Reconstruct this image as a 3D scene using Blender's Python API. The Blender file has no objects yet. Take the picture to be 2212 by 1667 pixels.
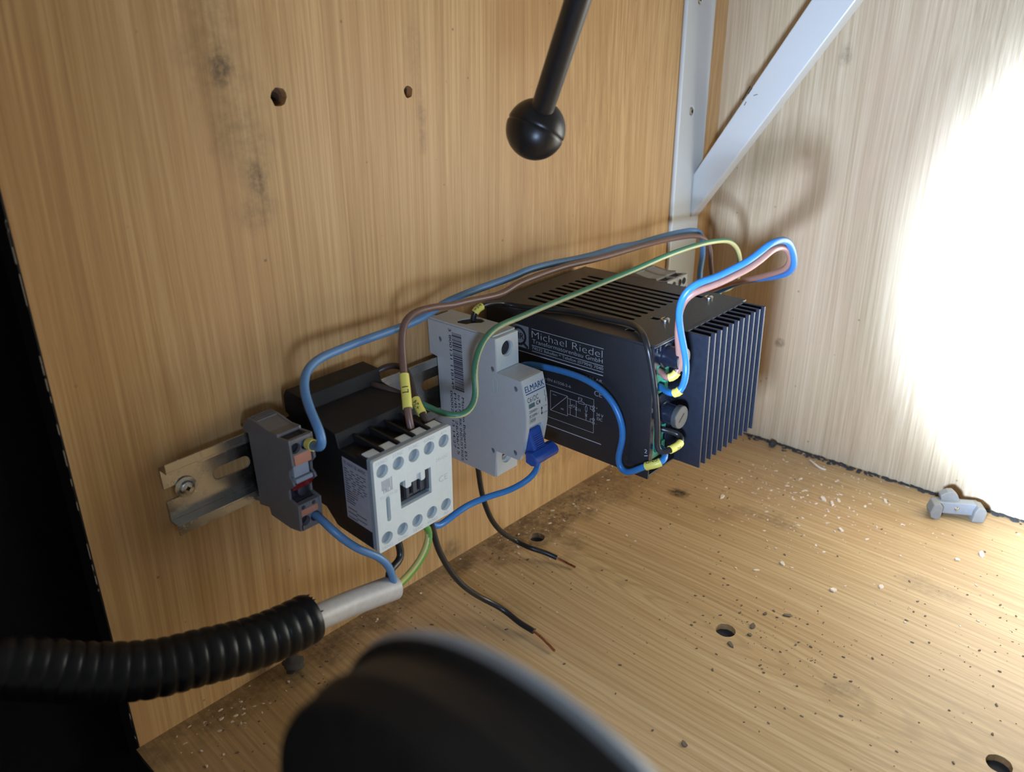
import bpy, bmesh, math, random
from mathutils import Vector, Matrix
from mathutils.geometry import tessellate_polygon

# ---------------------------------------------------------------- camera, world, light, exposure
scene = bpy.context.scene
COL = scene.collection
MM = 0.001

cam_data = bpy.data.cameras.new('camera')
cam = bpy.data.objects.new('camera', cam_data)
COL.objects.link(cam)
cam_data.sensor_fit = 'HORIZONTAL'
cam_data.sensor_width = 36.0
cam_data.lens = 1720.0 / 2212.0 * 36.0
cam_data.clip_start = 0.005
cam_data.clip_end = 20.0
CAM_POS = Vector((-0.57253, -0.31311, 0.29399))
right = Vector((0.6755605, -0.7372778, -0.0062824))
down = Vector((-0.2884602, -0.2564525, -0.9225090))
fwd = Vector((0.6785342, 0.6250229, -0.3859245))
cam.matrix_world = Matrix(((right.x, -down.x, -fwd.x, CAM_POS.x),
                           (right.y, -down.y, -fwd.y, CAM_POS.y),
                           (right.z, -down.z, -fwd.z, CAM_POS.z),
                           (0, 0, 0, 1)))
cam_data.dof.use_dof = True
cam_data.dof.focus_distance = 0.43
cam_data.dof.aperture_fstop = 12.0
scene.camera = cam

world = bpy.data.worlds.new('dark_room')
scene.world = world
world.use_nodes = True
world.node_tree.nodes['Background'].inputs[0].default_value = (0.88, 0.93, 1.0, 1)
world.node_tree.nodes['Background'].inputs[1].default_value = 0.15

scene.view_settings.view_transform = 'Standard'
scene.view_settings.look = 'None'
scene.view_settings.gamma = 1.0
scene.view_settings.use_curve_mapping = False
scene.view_settings.exposure = 0.30

# the hand lamp that lights the compartment: position of its lens and beam axis
LAMP_POS = Vector((-0.5102, -0.2613, 0.1732))
LAMP_AXIS = Vector((0.998, 0.0, 0.06)).normalized()
BEAM_AXIS = Vector((0.510, -0.086, -0.010)).normalized()
SPILL_AXIS = Vector((0.998, 0.02, 0.10)).normalized()
LAMP_COLOR = (0.48, 0.655, 1.0)
BEAM_W = 235.0
SPILL_W = 13.0
HALO_W = 1.6

# ---------------------------------------------------------------- device frame (rail is hung 1.78 degrees out of level)
TILT = 0.0310283
RO = Vector((-454.4, 0.0, 118.8))


def dev(u, v, w):
    """rail coordinates in mm (along rail, up, out of the wall) to world mm"""
    c, s = math.cos(TILT), math.sin(TILT)
    return Vector((RO.x + u * c - v * s, -w, RO.z + u * s + v * c))


# ---------------------------------------------------------------- materials
MATS = {}


def new_mat(name):
    m = bpy.data.materials.new(name)
    m.use_nodes = True
    nt = m.node_tree
    for n in list(nt.nodes):
        nt.nodes.remove(n)
    out = nt.nodes.new('ShaderNodeOutputMaterial')
    b = nt.nodes.new('ShaderNodeBsdfPrincipled')
    nt.links.new(b.outputs[0], out.inputs[0])
    return m, nt, b


class G:
    """tiny node graph helper"""
    def __init__(self, nt):
        self.nt = nt

    def n(self, typ, **kw):
        nd = self.nt.nodes.new(typ)
        for k, v in kw.items():
            setattr(nd, k, v)
        return nd

    def link(self, a, b):
        self.nt.links.new(a, b)

    def val(self, sock, v):
        if hasattr(v, 'is_output'):
            self.link(v, sock)
        else:
            sock.default_value = v

    def math(self, op, a, b=0.0, clamp=False):
        nd = self.n('ShaderNodeMath', operation=op)
        nd.use_clamp = clamp
        self.val(nd.inputs[0], a)
        self.val(nd.inputs[1], b)
        return nd.outputs[0]

    def mapr(self, v, a, b, c=0.0, d=1.0, smooth=True):
        nd = self.n('ShaderNodeMapRange')
        nd.interpolation_type = 'SMOOTHSTEP' if smooth else 'LINEAR'
        self.val(nd.inputs[0], v)
        for i, x in enumerate((a, b, c, d)):
            nd.inputs[i + 1].default_value = x
        return nd.outputs[0]

    def mix(self, f, a, b, blend='MIX'):
        nd = self.n('ShaderNodeMix', data_type='RGBA', blend_type=blend)
        self.val(nd.inputs[0], f)
        self.val(nd.inputs[6], a)
        self.val(nd.inputs[7], b)
        return nd.outputs[2]

    def noise(self, vec, scale, detail=3.0, rough=0.5, dist=0.0):
        nd = self.n('ShaderNodeTexNoise')
        self.link(vec, nd.inputs['Vector'])
        nd.inputs['Scale'].default_value = scale
        nd.inputs['Detail'].default_value = detail
        nd.inputs['Roughness'].default_value = rough
        nd.inputs['Distortion'].default_value = dist
        return nd.outputs['Fac']

    def scaled(self, vec, sc, off=(0, 0, 0)):
        nd = self.n('ShaderNodeMapping')
        self.link(vec, nd.inputs[0])
        nd.inputs['Location'].default_value = off
        nd.inputs['Scale'].default_value = sc
        return nd.outputs[0]


def rgba(c):
    return (c[0], c[1], c[2], 1.0)


def plain(name, color, rough=0.45, metal=0.0, spec=0.5, var=0.06, scale=300.0, bump=0.0, coat=0.0, rvar=0.05):
    """moulded plastic, paint or metal with slight procedural variation and dust"""
    if name in MATS:
        return MATS[name]
    m, nt, b = new_mat(name)
    g = G(nt)
    tc = g.n('ShaderNodeTexCoord')
    nz = g.noise(tc.outputs['Object'], scale, 4.0, 0.6)
    k = g.mapr(nz, 0.3, 0.7, 1.0 - var, 1.0 + var, False)
    col = g.n('ShaderNodeMix', data_type='RGBA', blend_type='MULTIPLY')
    col.inputs[0].default_value = 1.0
    col.inputs[6].default_value = rgba(color)
    comb = g.n('ShaderNodeCombineColor')
    for i in range(3):
        g.link(k, comb.inputs[i])
    g.link(comb.outputs[0], col.inputs[7])
    g.link(col.outputs[2], b.inputs['Base Color'])
    rr = g.mapr(nz, 0.3, 0.7, max(0.02, rough - rvar), min(1.0, rough + rvar), False)
    g.link(rr, b.inputs['Roughness'])
    b.inputs['Metallic'].default_value = metal
    b.inputs['Specular IOR Level'].default_value = spec
    b.inputs['Coat Weight'].default_value = coat
    if bump:
        bp = g.n('ShaderNodeBump')
        bp.inputs['Strength'].default_value = bump
        bp.inputs['Distance'].default_value = 0.0002
        g.link(nz, bp.inputs['Height'])
        g.link(bp.outputs[0], b.inputs['Normal'])
    MATS[name] = m
    return m


def wood(name, along, c_dark, c_mid, c_light, seed=0.0, stains=(), joint=None, rough=0.5, contrast=1.0, figure=None):
    """plywood: long grain streaks along one axis, broad bands, pores, and dirt stains with their own shapes"""
    m, nt, b = new_mat(name)
    g = G(nt)
    tc = g.n('ShaderNodeTexCoord')
    ob = tc.outputs['Object']

    def st(al, ac):
        v = [ac, ac, ac]
        v[along] = al
        return tuple(v)
    # gentle waviness so that the grain is not ruler straight
    wob = g.n('ShaderNodeTexNoise')
    g.link(g.scaled(ob, st(2.2, 7.0), (seed, seed * 2, seed * 3)), wob.inputs['Vector'])
    wob.inputs['Scale'].default_value = 1.0
    wob.inputs['Detail'].default_value = 1.0
    vm = g.n('ShaderNodeVectorMath', operation='MULTIPLY_ADD')
    g.link(wob.outputs['Color'], vm.inputs[0])
    amp = [0.03, 0.03, 0.03]
    amp[along] = 0.0
    vm.inputs[1].default_value = amp
    g.link(ob, vm.inputs[2])
    pos = vm.outputs[0]
    fine = g.noise(g.scaled(pos, st(5.0, 620.0), (seed, 0, seed)), 1.0, 5.0, 0.68)
    mid = g.noise(g.scaled(pos, st(2.6, 130.0), (0, seed, 0)), 1.0, 4.0, 0.65)
    broad = g.noise(g.scaled(pos, st(1.6, 15.0), (seed, seed, 0)), 1.0, 2.0, 0.5)
    pores = g.noise(g.scaled(pos, st(55.0, 1900.0)), 1.0, 2.0, 0.5)
    f = g.math('ADD', g.math('MULTIPLY', fine, 0.58), g.math('ADD', g.math('MULTIPLY', mid, 0.34), g.math('MULTIPLY', broad, 0.28)))
    t = g.mapr(f, 0.6 - 0.17 / contrast, 0.6 + 0.17 / contrast, 0.0, 1.0, False)
    ramp = g.n('ShaderNodeValToRGB')
    ramp.color_ramp.elements[0].color = rgba(c_dark)
    ramp.color_ramp.elements[1].color = rgba(c_light)
    e = ramp.color_ramp.elements.new(0.5)
    e.color = rgba(c_mid)
    g.link(t, ramp.inputs[0])
    col = ramp.outputs[0]
    # thin dark pore lines
    col = g.mix(g.mapr(pores, 0.62, 0.75, 0.0, 0.22), col, rgba([c * 0.45 for c in c_dark]))
    # pinkish and yellowish veneer patches
    patch = g.noise(g.scaled(ob, st(6.0, 14.0), (seed * 5, 1, 2)), 1.0, 2.0, 0.5)
    col = g.mix(g.mapr(patch, 0.45, 0.7, 0.0, 0.30), col, rgba((c_mid[0] * 1.02, c_mid[1] * 0.88, c_mid[2] * 0.92)))
    if figure:
        # cathedral figure: distorted rings stretched along the grain
        fx = g.n('ShaderNodeTexWave', wave_type='RINGS', rings_direction='SPHERICAL')
        g.link(g.scaled(ob, st(figure[3], figure[4]), tuple(-figure[i] * (figure[3] if i == along else figure[4]) for i in range(3))), fx.inputs['Vector'])
        fx.inputs['Scale'].default_value = 5.0
        fx.inputs['Distortion'].default_value = 3.0
        fx.inputs['Detail'].default_value = 2.0
        fx.inputs['Detail Scale'].default_value = 1.2
        col = g.mix(g.mapr(fx.outputs['Fac'], 0.55, 1.0, 0.0, 0.28), col, rgba([c * 0.72 for c in c_dark]))
    # dirt
    dn = g.noise(ob, 260.0, 5.0, 0.7)
    dn2 = g.noise(ob, 55.0, 4.0, 0.6)
    for (sx, sy, sz, rx, ry, rz, amt, dc) in stains:
        mp = g.scaled(ob, (1 / (rx * MM), 1 / (ry * MM), 1 / (rz * MM)), (-sx / rx, -sy / ry, -sz / rz))
        ln = g.n('ShaderNodeVectorMath', operation='LENGTH')
        g.link(mp, ln.inputs[0])
        d = g.math('ADD', ln.outputs[1], g.math('MULTIPLY', g.math('SUBTRACT', dn2, 0.5), 1.8))
        mask = g.math('MULTIPLY', g.mapr(d, 0.25, 1.05, 1.0, 0.0), g.mapr(dn, 0.35, 0.62, 0.35, 1.0))
        col = g.mix(g.math('MULTIPLY', mask, amt), col, rgba(dc))
    if joint:
        # grime gathered along an edge: (axis, width mm, amount, colour)
        ax, wid, amt, dc = joint
        sep = g.n('ShaderNodeSeparateXYZ')
        g.link(ob, sep.inputs[0])
        d = g.math('ABSOLUTE', sep.outputs[ax])
        d = g.math('ADD', g.math('DIVIDE', d, wid * MM), g.math('MULTIPLY', g.math('SUBTRACT', dn2, 0.5), 1.6))
        mask = g.math('MULTIPLY', g.mapr(d, 0.1, 1.0, 1.0, 0.0), g.mapr(dn, 0.3, 0.6, 0.4, 1.0))
        col = g.mix(g.math('MULTIPLY', mask, amt), col, rgba(dc))
    # scattered specks
    sp = g.n('ShaderNodeTexVoronoi')
    g.link(ob, sp.inputs['Vector'])
    sp.inputs['Scale'].default_value = 95.0
    spk = g.math('MULTIPLY', g.mapr(sp.outputs['Distance'], 0.05, 0.09, 1.0, 0.0), g.mapr(g.noise(ob, 31.0, 2.0), 0.52, 0.62))
    col = g.mix(g.math('MULTIPLY', spk, 0.55), col, rgba((0.10, 0.065, 0.04)))
    g.link(col, b.inputs['Base Color'])
    b.inputs['Roughness'].default_value = rough
    b.inputs['Specular IOR Level'].default_value = 0.35
    bp = g.n('ShaderNodeBump')
    bp.inputs['Strength'].default_value = 0.18
    bp.inputs['Distance'].default_value = 0.0003
    g.link(fine, bp.inputs['Height'])
    g.link(bp.outputs[0], b.inputs['Normal'])
    MATS[name] = m
    return m


def two_tone(name, ca, cb, split=0.5, rough=0.4, phase=0.0):
    """green and yellow insulation, striped lengthwise by the tube's own UV"""
    m, nt, b = new_mat(name)
    g = G(nt)
    uv = g.n('ShaderNodeUVMap')
    sep = g.n('ShaderNodeSeparateXYZ')
    g.link(uv.outputs[0], sep.inputs[0])
    tri = g.math('ABSOLUTE', g.math('SUBTRACT', g.math('FRACT', g.math('ADD', sep.outputs[0], phase)), 0.5))
    col = g.mix(g.mapr(tri, split - 0.02, split + 0.02), rgba(ca), rgba(cb))
    g.link(col, b.inputs['Base Color'])
    b.inputs['Roughness'].default_value = rough
    MATS[name] = m
    return m


BW_DK, BW_MD, BW_LT = (0.43, 0.232, 0.085), (0.56, 0.328, 0.13), (0.685, 0.435, 0.195)
DIRT = (0.11, 0.068, 0.035)
wood('plywood_back', 2, BW_DK, BW_MD, BW_LT, 1.3, contrast=1.25,
     stains=[(-401, 0, 289, 7, 40, 10, 0.8, DIRT), (-403, 0, 300, 20, 40, 40, 0.28, DIRT), (-391, 0, 247, 7, 40, 8, 0.7, DIRT),
             (-394, 0, 258, 16, 40, 30, 0.28, DIRT), (-392, 0, 232, 12, 40, 12, 0.3, DIRT), (-297, 0, 262, 4, 40, 18, 0.35, DIRT),
             (-300, 0, 300, 8, 40, 30, 0.15, DIRT), (-235, 0, 62, 40, 40, 22, 0.30, DIRT), (-180, 0, 40, 50, 40, 20, 0.35, DIRT),
             (-290, 0, 8, 8, 40, 10, 0.55, DIRT)])
wood('plywood_right', 2, (0.44, 0.31, 0.17), (0.585, 0.435, 0.255), (0.73, 0.575, 0.37), 4.1, contrast=1.15,
     stains=[(0, -90, 291, 40, 6, 9, 0.4, DIRT), (0, -70, 84, 40, 5, 4, 0.6, DIRT), (0, -40, 205, 40, 12, 30, 0.10, DIRT)])
wood('plywood_floor', 1, (0.38, 0.232, 0.093), (0.49, 0.315, 0.14), (0.60, 0.415, 0.21), 7.7, contrast=1.25, rough=0.42,
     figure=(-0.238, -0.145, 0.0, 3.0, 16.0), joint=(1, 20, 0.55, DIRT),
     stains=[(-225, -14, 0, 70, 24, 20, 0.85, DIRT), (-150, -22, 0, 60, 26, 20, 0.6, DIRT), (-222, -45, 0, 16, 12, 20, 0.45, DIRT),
             (-124, -62, 0, 8, 9, 20, 1.0, (0.03, 0.025, 0.02)), (-112, -125, 0, 10, 30, 20, 0.45, DIRT), (-130, -98, 0, 16, 14, 20, 0.25, DIRT),
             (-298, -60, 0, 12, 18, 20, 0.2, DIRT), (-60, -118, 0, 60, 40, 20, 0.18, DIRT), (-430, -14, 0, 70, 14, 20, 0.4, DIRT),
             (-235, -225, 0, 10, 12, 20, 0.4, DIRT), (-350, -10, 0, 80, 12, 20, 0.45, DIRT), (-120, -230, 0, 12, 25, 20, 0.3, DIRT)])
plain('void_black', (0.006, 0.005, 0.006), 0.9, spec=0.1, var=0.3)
plain('edge_unlit', (0.012, 0.011, 0.011), 0.5, var=0.3)  # unlit board edges: their shade is put into the colour
plain('hole_core', (0.16, 0.085, 0.04), 0.8)
plain('zinc', (0.58, 0.55, 0.49), 0.26, 1.0, var=0.08, scale=120)
plain('screw_steel', (0.72, 0.69, 0.60), 0.28, 1.0)
plain('slot_dark', (0.012, 0.012, 0.012), 0.7)
plain('block_grey', (0.165, 0.155, 0.15), 0.55, var=0.08)
plain('block_light', (0.33, 0.36, 0.40), 0.5)
plain('block_dark', (0.022, 0.022, 0.026), 0.6)
plain('orange_tag', (0.52, 0.22, 0.13), 0.5)
plain('red_lens', (0.30, 0.018, 0.02), 0.15, coat=0.5)
plain('blocks_far', (0.40, 0.40, 0.38), 0.55)
plain('contactor_black', (0.010, 0.0095, 0.0095), 0.55, spec=0.3, var=0.15)
plain('contactor_grey', (0.61, 0.635, 0.575), 0.42, var=0.03)
plain('contactor_well', (0.24, 0.28, 0.29), 0.5)
plain('contactor_dark', (0.055, 0.057, 0.062), 0.45)
plain('print_grey', (0.42, 0.43, 0.41), 0.5)
plain('print_shade', (0.36, 0.37, 0.36), 0.5)
plain('label_pale', (0.34, 0.33, 0.345), 0.45)
plain('label_ink', (0.10, 0.095, 0.10), 0.5)
plain('label_red', (0.32, 0.14, 0.10), 0.5)
plain('breaker_grey', (0.50, 0.53, 0.53), 0.38, var=0.03)
plain('breaker_front', (0.64, 0.66, 0.60), 0.35, var=0.03)
plain('breaker_pale_blue', (0.36, 0.47, 0.62), 0.4)
plain('ink_blue', (0.015, 0.09, 0.26), 0.5)
plain('ink_black', (0.02, 0.02, 0.022), 0.5)
plain('ink_violet', (0.045, 0.04, 0.075), 0.5)
plain('window_green', (0.12, 0.19, 0.18), 0.2)
plain('lever_blue', (0.022, 0.085, 0.36), 0.38)
plain('psu_black', (0.024, 0.025, 0.029), 0.38, var=0.12, scale=700, bump=0.03)
plain('psu_front', (0.013, 0.016, 0.027), 0.25, var=0.12)
plain('psu_inside', (0.012, 0.011, 0.010), 0.7)
plain('heatsink', (0.030, 0.034, 0.048), 0.34, 0.35, var=0.1)
plain('bright_edge', (0.55, 0.56, 0.58), 0.3, 0.8)
plain('psu_print', (0.50, 0.53, 0.58), 0.5)
plain('logo_grey', (0.22, 0.24, 0.26), 0.5)
plain('fuse_cap', (0.055, 0.055, 0.052), 0.42)
plain('terminal_green', (0.06, 0.36, 0.23), 0.4)
plain('wire_blue', (0.05, 0.22, 0.50), 0.36, var=0.05)
plain('wire_bright_blue', (0.035, 0.20, 0.50), 0.33, var=0.05)
plain('wire_slate_blue', (0.10, 0.22, 0.38), 0.4, var=0.06)
plain('wire_brown', (0.17, 0.088, 0.06), 0.38, var=0.06)
plain('wire_brown_lit', (0.40, 0.20, 0.15), 0.36, var=0.06)  # brown insulation with the lamp's light put into its paler tone
plain('wire_black', (0.020, 0.019, 0.018), 0.33, var=0.1)
plain('wire_dark_brown', (0.05, 0.03, 0.022), 0.4)
two_tone('wire_earth', (0.06, 0.205, 0.105), (0.56, 0.53, 0.24), 0.33, phase=0.5)
two_tone('wire_earth_core', (0.12, 0.30, 0.05), (0.62, 0.55, 0.16), 0.20, phase=0.0)
plain('sleeve_yellow', (0.78, 0.68, 0.13), 0.4)
plain('copper', (0.50, 0.24, 0.13), 0.3, 0.9)
plain('sheath_grey', (0.46, 0.42, 0.37), 0.42, var=0.08)
plain('conduit_black', (0.006, 0.006, 0.0065), 0.34, spec=0.28, var=0.2)
plain('knob_black', (0.016, 0.013, 0.011), 0.34)
plain('rod_black', (0.018, 0.015, 0.013), 0.4)
plain('bracket_white', (0.60, 0.59, 0.53), 0.30, var=0.01, scale=25, rvar=0.0)
plain('lamp_black', (0.036, 0.033, 0.031), 0.6, var=0.15)
plain('lamp_bezel', (0.46, 0.54, 0.64), 0.35)
plain('clamp_grey', (0.24, 0.225, 0.19), 0.6)
plain('clamp_face', (0.26, 0.26, 0.25), 0.55)
plain('chip_pale', (0.74, 0.60, 0.45), 0.7)
plain('crumb_dark', (0.15, 0.105, 0.065), 0.8)
plain('hole_dark', (0.03, 0.03, 0.032), 0.9)
plain('fluff', (0.055, 0.047, 0.038), 0.95)
plain('dust_dark', (0.045, 0.045, 0.042), 0.95)

# ---------------------------------------------------------------- geometry helpers (all in mm)
def box(x0, x1, y0, y1, z0, z1):
    v = [(x, y, z) for x in (x0, x1) for y in (y0, y1) for z in (z0, z1)]
    f = [(0, 1, 3, 2), (4, 6, 7, 5), (0, 4, 5, 1), (2, 3, 7, 6), (0, 2, 6, 4), (1, 5, 7, 3)]
    return v, f


def join(*parts):
    V, F = [], []
    for v, f in parts:
        o = len(V)
        V += list(v)
        F += [tuple(i + o for i in q) for q in f]
    return V, F


def plate(outer, holes, a, b, mp):
    """polygon with holes, extruded from a to b; mp(p, q, d) gives the 3D point"""
    loops = [list(outer)] + [list(h) for h in holes]
    tris = tessellate_polygon([[Vector((p[0], p[1], 0)) for p in lp] for lp in loops])
    flat = [p for lp in loops for p in lp]
    n = len(flat)
    V = [mp(p[0], p[1], a) for p in flat] + [mp(p[0], p[1], b) for p in flat]
    F = [tuple(t) for t in tris] + [tuple(i + n for i in reversed(t)) for t in tris]
    o = 0
    for lp in loops:
        k = len(lp)
        for i in range(k):
            j = (i + 1) % k
            F.append((o + i, o + j, o + j + n, o + i + n))
        o += k
    return V, F


def XZ(p, q, d):      # polygon in the x z plane, extruded along y
    return (p, d, q)


def YZ(p, q, d):      # polygon given as (w, v) = (-y, z), extruded along x
    return (d, -p, q)


def XY(p, q, d):      # polygon in plan, extruded along z
    return (p, q, d)


def XW(p, q, d):      # plan polygon given as (x, w)
    return (p, -q, d)


def circle(cx, cy, r, n=24, sx=1.0):
    return [(cx + r * sx * math.cos(2 * math.pi * i / n), cy + r * math.sin(2 * math.pi * i / n)) for i in range(n)]


def slot(cx, cy, lx, ly, n=8):
    """stadium shape, lx by ly overall, long side along the larger dimension"""
    pts = []
    if lx >= ly:
        r, h = ly / 2, lx / 2 - ly / 2
        for i in range(n + 1):
            a = -math.pi / 2 + math.pi * i / n
            pts.append((cx + h + r * math.cos(a), cy + r * math.sin(a)))
        for i in range(n + 1):
            a = math.pi / 2 + math.pi * i / n
            pts.append((cx - h + r * math.cos(a), cy + r * math.sin(a)))
    else:
        pts = [(cx + (q - cy), cy + (p - cx)) for p, q in slot(cx, cy, ly, lx, n)]
    return pts


def rrect(x0, x1, y0, y1, r, n=4):
    pts = []
    for cx, cy, a0 in ((x1 - r, y1 - r, 0), (x0 + r, y1 - r, 90), (x0 + r, y0 + r, 180), (x1 - r, y0 + r, 270)):
        for i in range(n + 1):
            a = math.radians(a0 + 90 * i / n)
            pts.append((cx + r * math.cos(a), cy + r * math.sin(a)))
    return pts


def frame_of(a):
    a = Vector(a).normalized()
    h = Vector((0, 0, 1)) if abs(a.z) < 0.9 else Vector((1, 0, 0))
    e = a.cross(h).normalized()
    return a, e, a.cross(e).normalized()


def lathe(p0, axis, prof, n=32, cap=True):
    """prof: list of (distance along axis, radius)"""
    a, e, g = frame_of(axis)
    p0 = Vector(p0)
    V, F = [], []
    for d, r in prof:
        for i in range(n):
            t = 2 * math.pi * i / n
            V.append(tuple(p0 + a * d + (e * math.cos(t) + g * math.sin(t)) * r))
    for k in range(len(prof) - 1):
        for i in range(n):
            j = (i + 1) % n
            F.append((k * n + i, k * n + j, (k + 1) * n + j, (k + 1) * n + i))
    if cap:
        F.append(tuple(range(n)))
        F.append(tuple((len(prof) - 1) * n + i for i in range(n)))
    return V, F


def smooth_path(pts, step=2.0):
    """Catmull-Rom through the points, resampled"""
    P = [Vector(p) for p in pts]
    P = [P[0] * 2 - P[1]] + P + [P[-1] * 2 - P[-2]]
    out = []
    for i in range(1, len(P) - 2):
        a, b, c, d = P[i - 1], P[i], P[i + 1], P[i + 2]
        n = max(2, int((c - b).length / step))
        for k in range(n):
            t = k / n
            out.append(0.5 * ((2 * b) + (c - a) * t + (2 * a - 5 * b + 4 * c - d) * t * t + (3 * b - a - 3 * c + d) * t ** 3))
    out.append(P[-2])
    # light smoothing keeps the bends round
    for _ in range(3):
        out = [out[0]] + [out[i] * 0.5 + (out[i - 1] + out[i + 1]) * 0.25 for i in range(1, len(out) - 1)] + [out[-1]]
    return out


def frames(path):
    T = []
    for i in range(len(path)):
        T.append((path[min(i + 1, len(path) - 1)] - path[max(i - 1, 0)]).normalized())
    N = []
    h = Vector((0, 0, 1)) if abs(T[0].z) < 0.9 else Vector((1, 0, 0))
    n = (h - T[0] * h.dot(T[0])).normalized()
    for t in T:
        n = (n - t * n.dot(t)).normalized()
        N.append(n)
    return T, N


def tube(path, r, n=12, cap=True, twist=0.0, ref=None):
    """r: number or function of arc length; returns verts, faces, uvs"""
    T, N = frames(path)
    V, F, UV = [], [], []
    s = 0.0
    for k, p in enumerate(path):
        if k:
            s += (p - path[k - 1]).length
        rr = r(s) if callable(r) else r
        b = T[k].cross(N[k])
        for i in range(n):
            a = 2 * math.pi * i / n
            V.append(tuple(p + (N[k] * math.cos(a) + b * math.sin(a)) * rr))
    s = 0.0
    for k in range(len(path) - 1):
        s += (path[k + 1] - path[k]).length
        for i in range(n):
            j = (i + 1) % n
            F.append((k * n + i, k * n + j, (k + 1) * n + j, (k + 1) * n + i))
            sh = s * twist
            if ref is not None:
                sh = -math.atan2(ref.dot(T[k].cross(N[k])), ref.dot(N[k])) / (2 * math.pi)
            u0, u1 = i / n + sh, (i + 1) / n + sh
            UV.append((u0, u1, s))
    if cap:
        F.append(tuple(reversed(range(n))))
        F.append(tuple((len(path) - 1) * n + i for i in range(n)))
    return V, F, UV


FONT_CACHE = {}


def text_flat(s, thin=0.0):
    """the outline of a string as flat triangles; normalised so that cap height is 1"""
    key = (s, thin)
    if key in FONT_CACHE:
        return FONT_CACHE[key]
    cu = bpy.data.curves.new('type', 'FONT')
    cu.body = s
    cu.size = 1.0
    cu.resolution_u = 3
    cu.offset = -thin
    o = bpy.data.objects.new('type', cu)
    me = bpy.data.meshes.new_from_object(o)
    vs = [(v.co.x, v.co.y) for v in me.vertices]
    fs = [tuple(p.vertices) for p in me.polygons]
    bpy.data.objects.remove(o)
    bpy.data.curves.remove(cu)
    bpy.data.meshes.remove(me)
    k = 1.0 / 0.68
    vs = [(x * k, y * k) for x, y in vs]
    FONT_CACHE[key] = (vs, fs)
    return FONT_CACHE[key]


def text(s, org, ex, ey, h, width=None, align='L', bold=0.0, thin=0.0):
    """lettering with baseline start org, reading direction ex, up ey, cap height h (mm)"""
    vs, fs = text_flat(s, thin)
    if not vs:
        return [], []
    x0 = min(p[0] for p in vs)
    x1 = max(p[0] for p in vs)
    kx = h if width is None else width / max(1e-6, x1 - x0)
    off = {'L': -x0, 'C': -(x0 + x1) / 2, 'R': -x1}[align]
    org, ex, ey = Vector(org), Vector(ex).normalized(), Vector(ey).normalized()
    V = [tuple(org + ex * ((p[0] + off) * kx) + ey * (p[1] * h)) for p in vs]
    F = list(fs)
    if bold:
        o = len(V)
        V2 = [tuple(Vector(q) + ex * bold) for q in V]
        F = F + [tuple(i + o for i in f) for f in F]
        V = V + V2
    return V, F


def stroke(p, q, wdt, nrm):
    """thin printed line from p to q on a face with normal nrm"""
    p, q, nrm = Vector(p), Vector(q), Vector(nrm).normalized()
    d = (q - p).normalized().cross(nrm) * (wdt / 2)
    return [tuple(p - d), tuple(q - d), tuple(q + d), tuple(p + d)], [(0, 1, 2, 3)]


def make(name, vf, mat, parent=None, smooth=False, bevel=0.0, recalc=True, uvs=None, seg=2, angle=35):
    V, F = vf[0], vf[1]
    me = bpy.data.meshes.new(name)
    me.from_pydata([(x * MM, y * MM, z * MM) for x, y, z in V], [], F)
    if uvs:
        ul = me.uv_layers.new(name='UVMap')
        for fi, (u0, u1, s) in enumerate(uvs):
            ls = me.polygons[fi].loop_start
            for k, u in enumerate((u0, u1, u1, u0)):
                ul.data[ls + k].uv = (u % 1.0 if abs(u % 1.0) > 1e-9 else 0.0, s)
            # keep the seam from wrapping across one face
            a = ul.data[ls].uv[0]
            for k in range(1, 4):
                x = ul.data[ls + k].uv[0]
                if x - a > 0.5:
                    ul.data[ls + k].uv[0] = x - 1.0
                elif a - x > 0.5:
                    ul.data[ls + k].uv[0] = x + 1.0
    if recalc:
        bm = bmesh.new()
        bm.from_mesh(me)
        bmesh.ops.recalc_face_normals(bm, faces=bm.faces)
        bm.to_mesh(me)
        bm.free()
    me.materials.append(MATS[mat])
    if smooth:
        me.polygons.foreach_set('use_smooth', [True] * len(me.polygons))
        me.set_sharp_from_angle(angle=math.radians(angle))
    o = bpy.data.objects.new(name, me)
    COL.objects.link(o)
    if parent is not None:
        o.parent = parent
    if bevel:
        bv = o.modifiers.new('edge', 'BEVEL')
        bv.width = bevel * MM
        bv.segments = seg
        bv.limit_method = 'ANGLE'
        bv.angle_limit = math.radians(40)
    return o


def tag(o, label=None, cat=None, group=None, kind=None):
    if label:
        o['label'] = label
    if cat:
        o['category'] = cat
    if group:
        o['group'] = group
    if kind:
        o['kind'] = kind
    return o


def thing(name, label, cat, loc=(0, 0, 0), rot=(0, 0, 0), group=None):
    o = bpy.data.objects.new(name, None)
    o.empty_display_size = 0.02
    COL.objects.link(o)
    o.location = Vector(loc) * MM
    o.rotation_euler = rot
    return tag(o, label, cat, group)


def copy_tree(o, parent=None):
    c = o.copy()
    COL.objects.link(c)
    c.parent = parent
    for ch in o.children:
        copy_tree(ch, c)
    return c


def device(name, label, cat, u, v, w, pitch=0.0, group=None):
    """an Empty in the tilted rail frame: local x along rail, y into the wall, z up"""
    return thing(name, label, cat, dev(u, v, w), (pitch, -TILT, 0), group)


# ---------------------------------------------------------------- the setting
WALL_L = -487.4
hole_a, hole_b = (-376.4, 277.3), (-305.0, 276.8)
rnd = random.Random(5)


def rough_circle(cx, cy, r, n=14, j=0.12):
    return [(cx + r * (1 + rnd.uniform(-j, j)) * math.cos(2 * math.pi * i / n), cy + r * (1 + rnd.uniform(-j, j)) * math.sin(2 * math.pi * i / n)) for i in range(n)]


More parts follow.
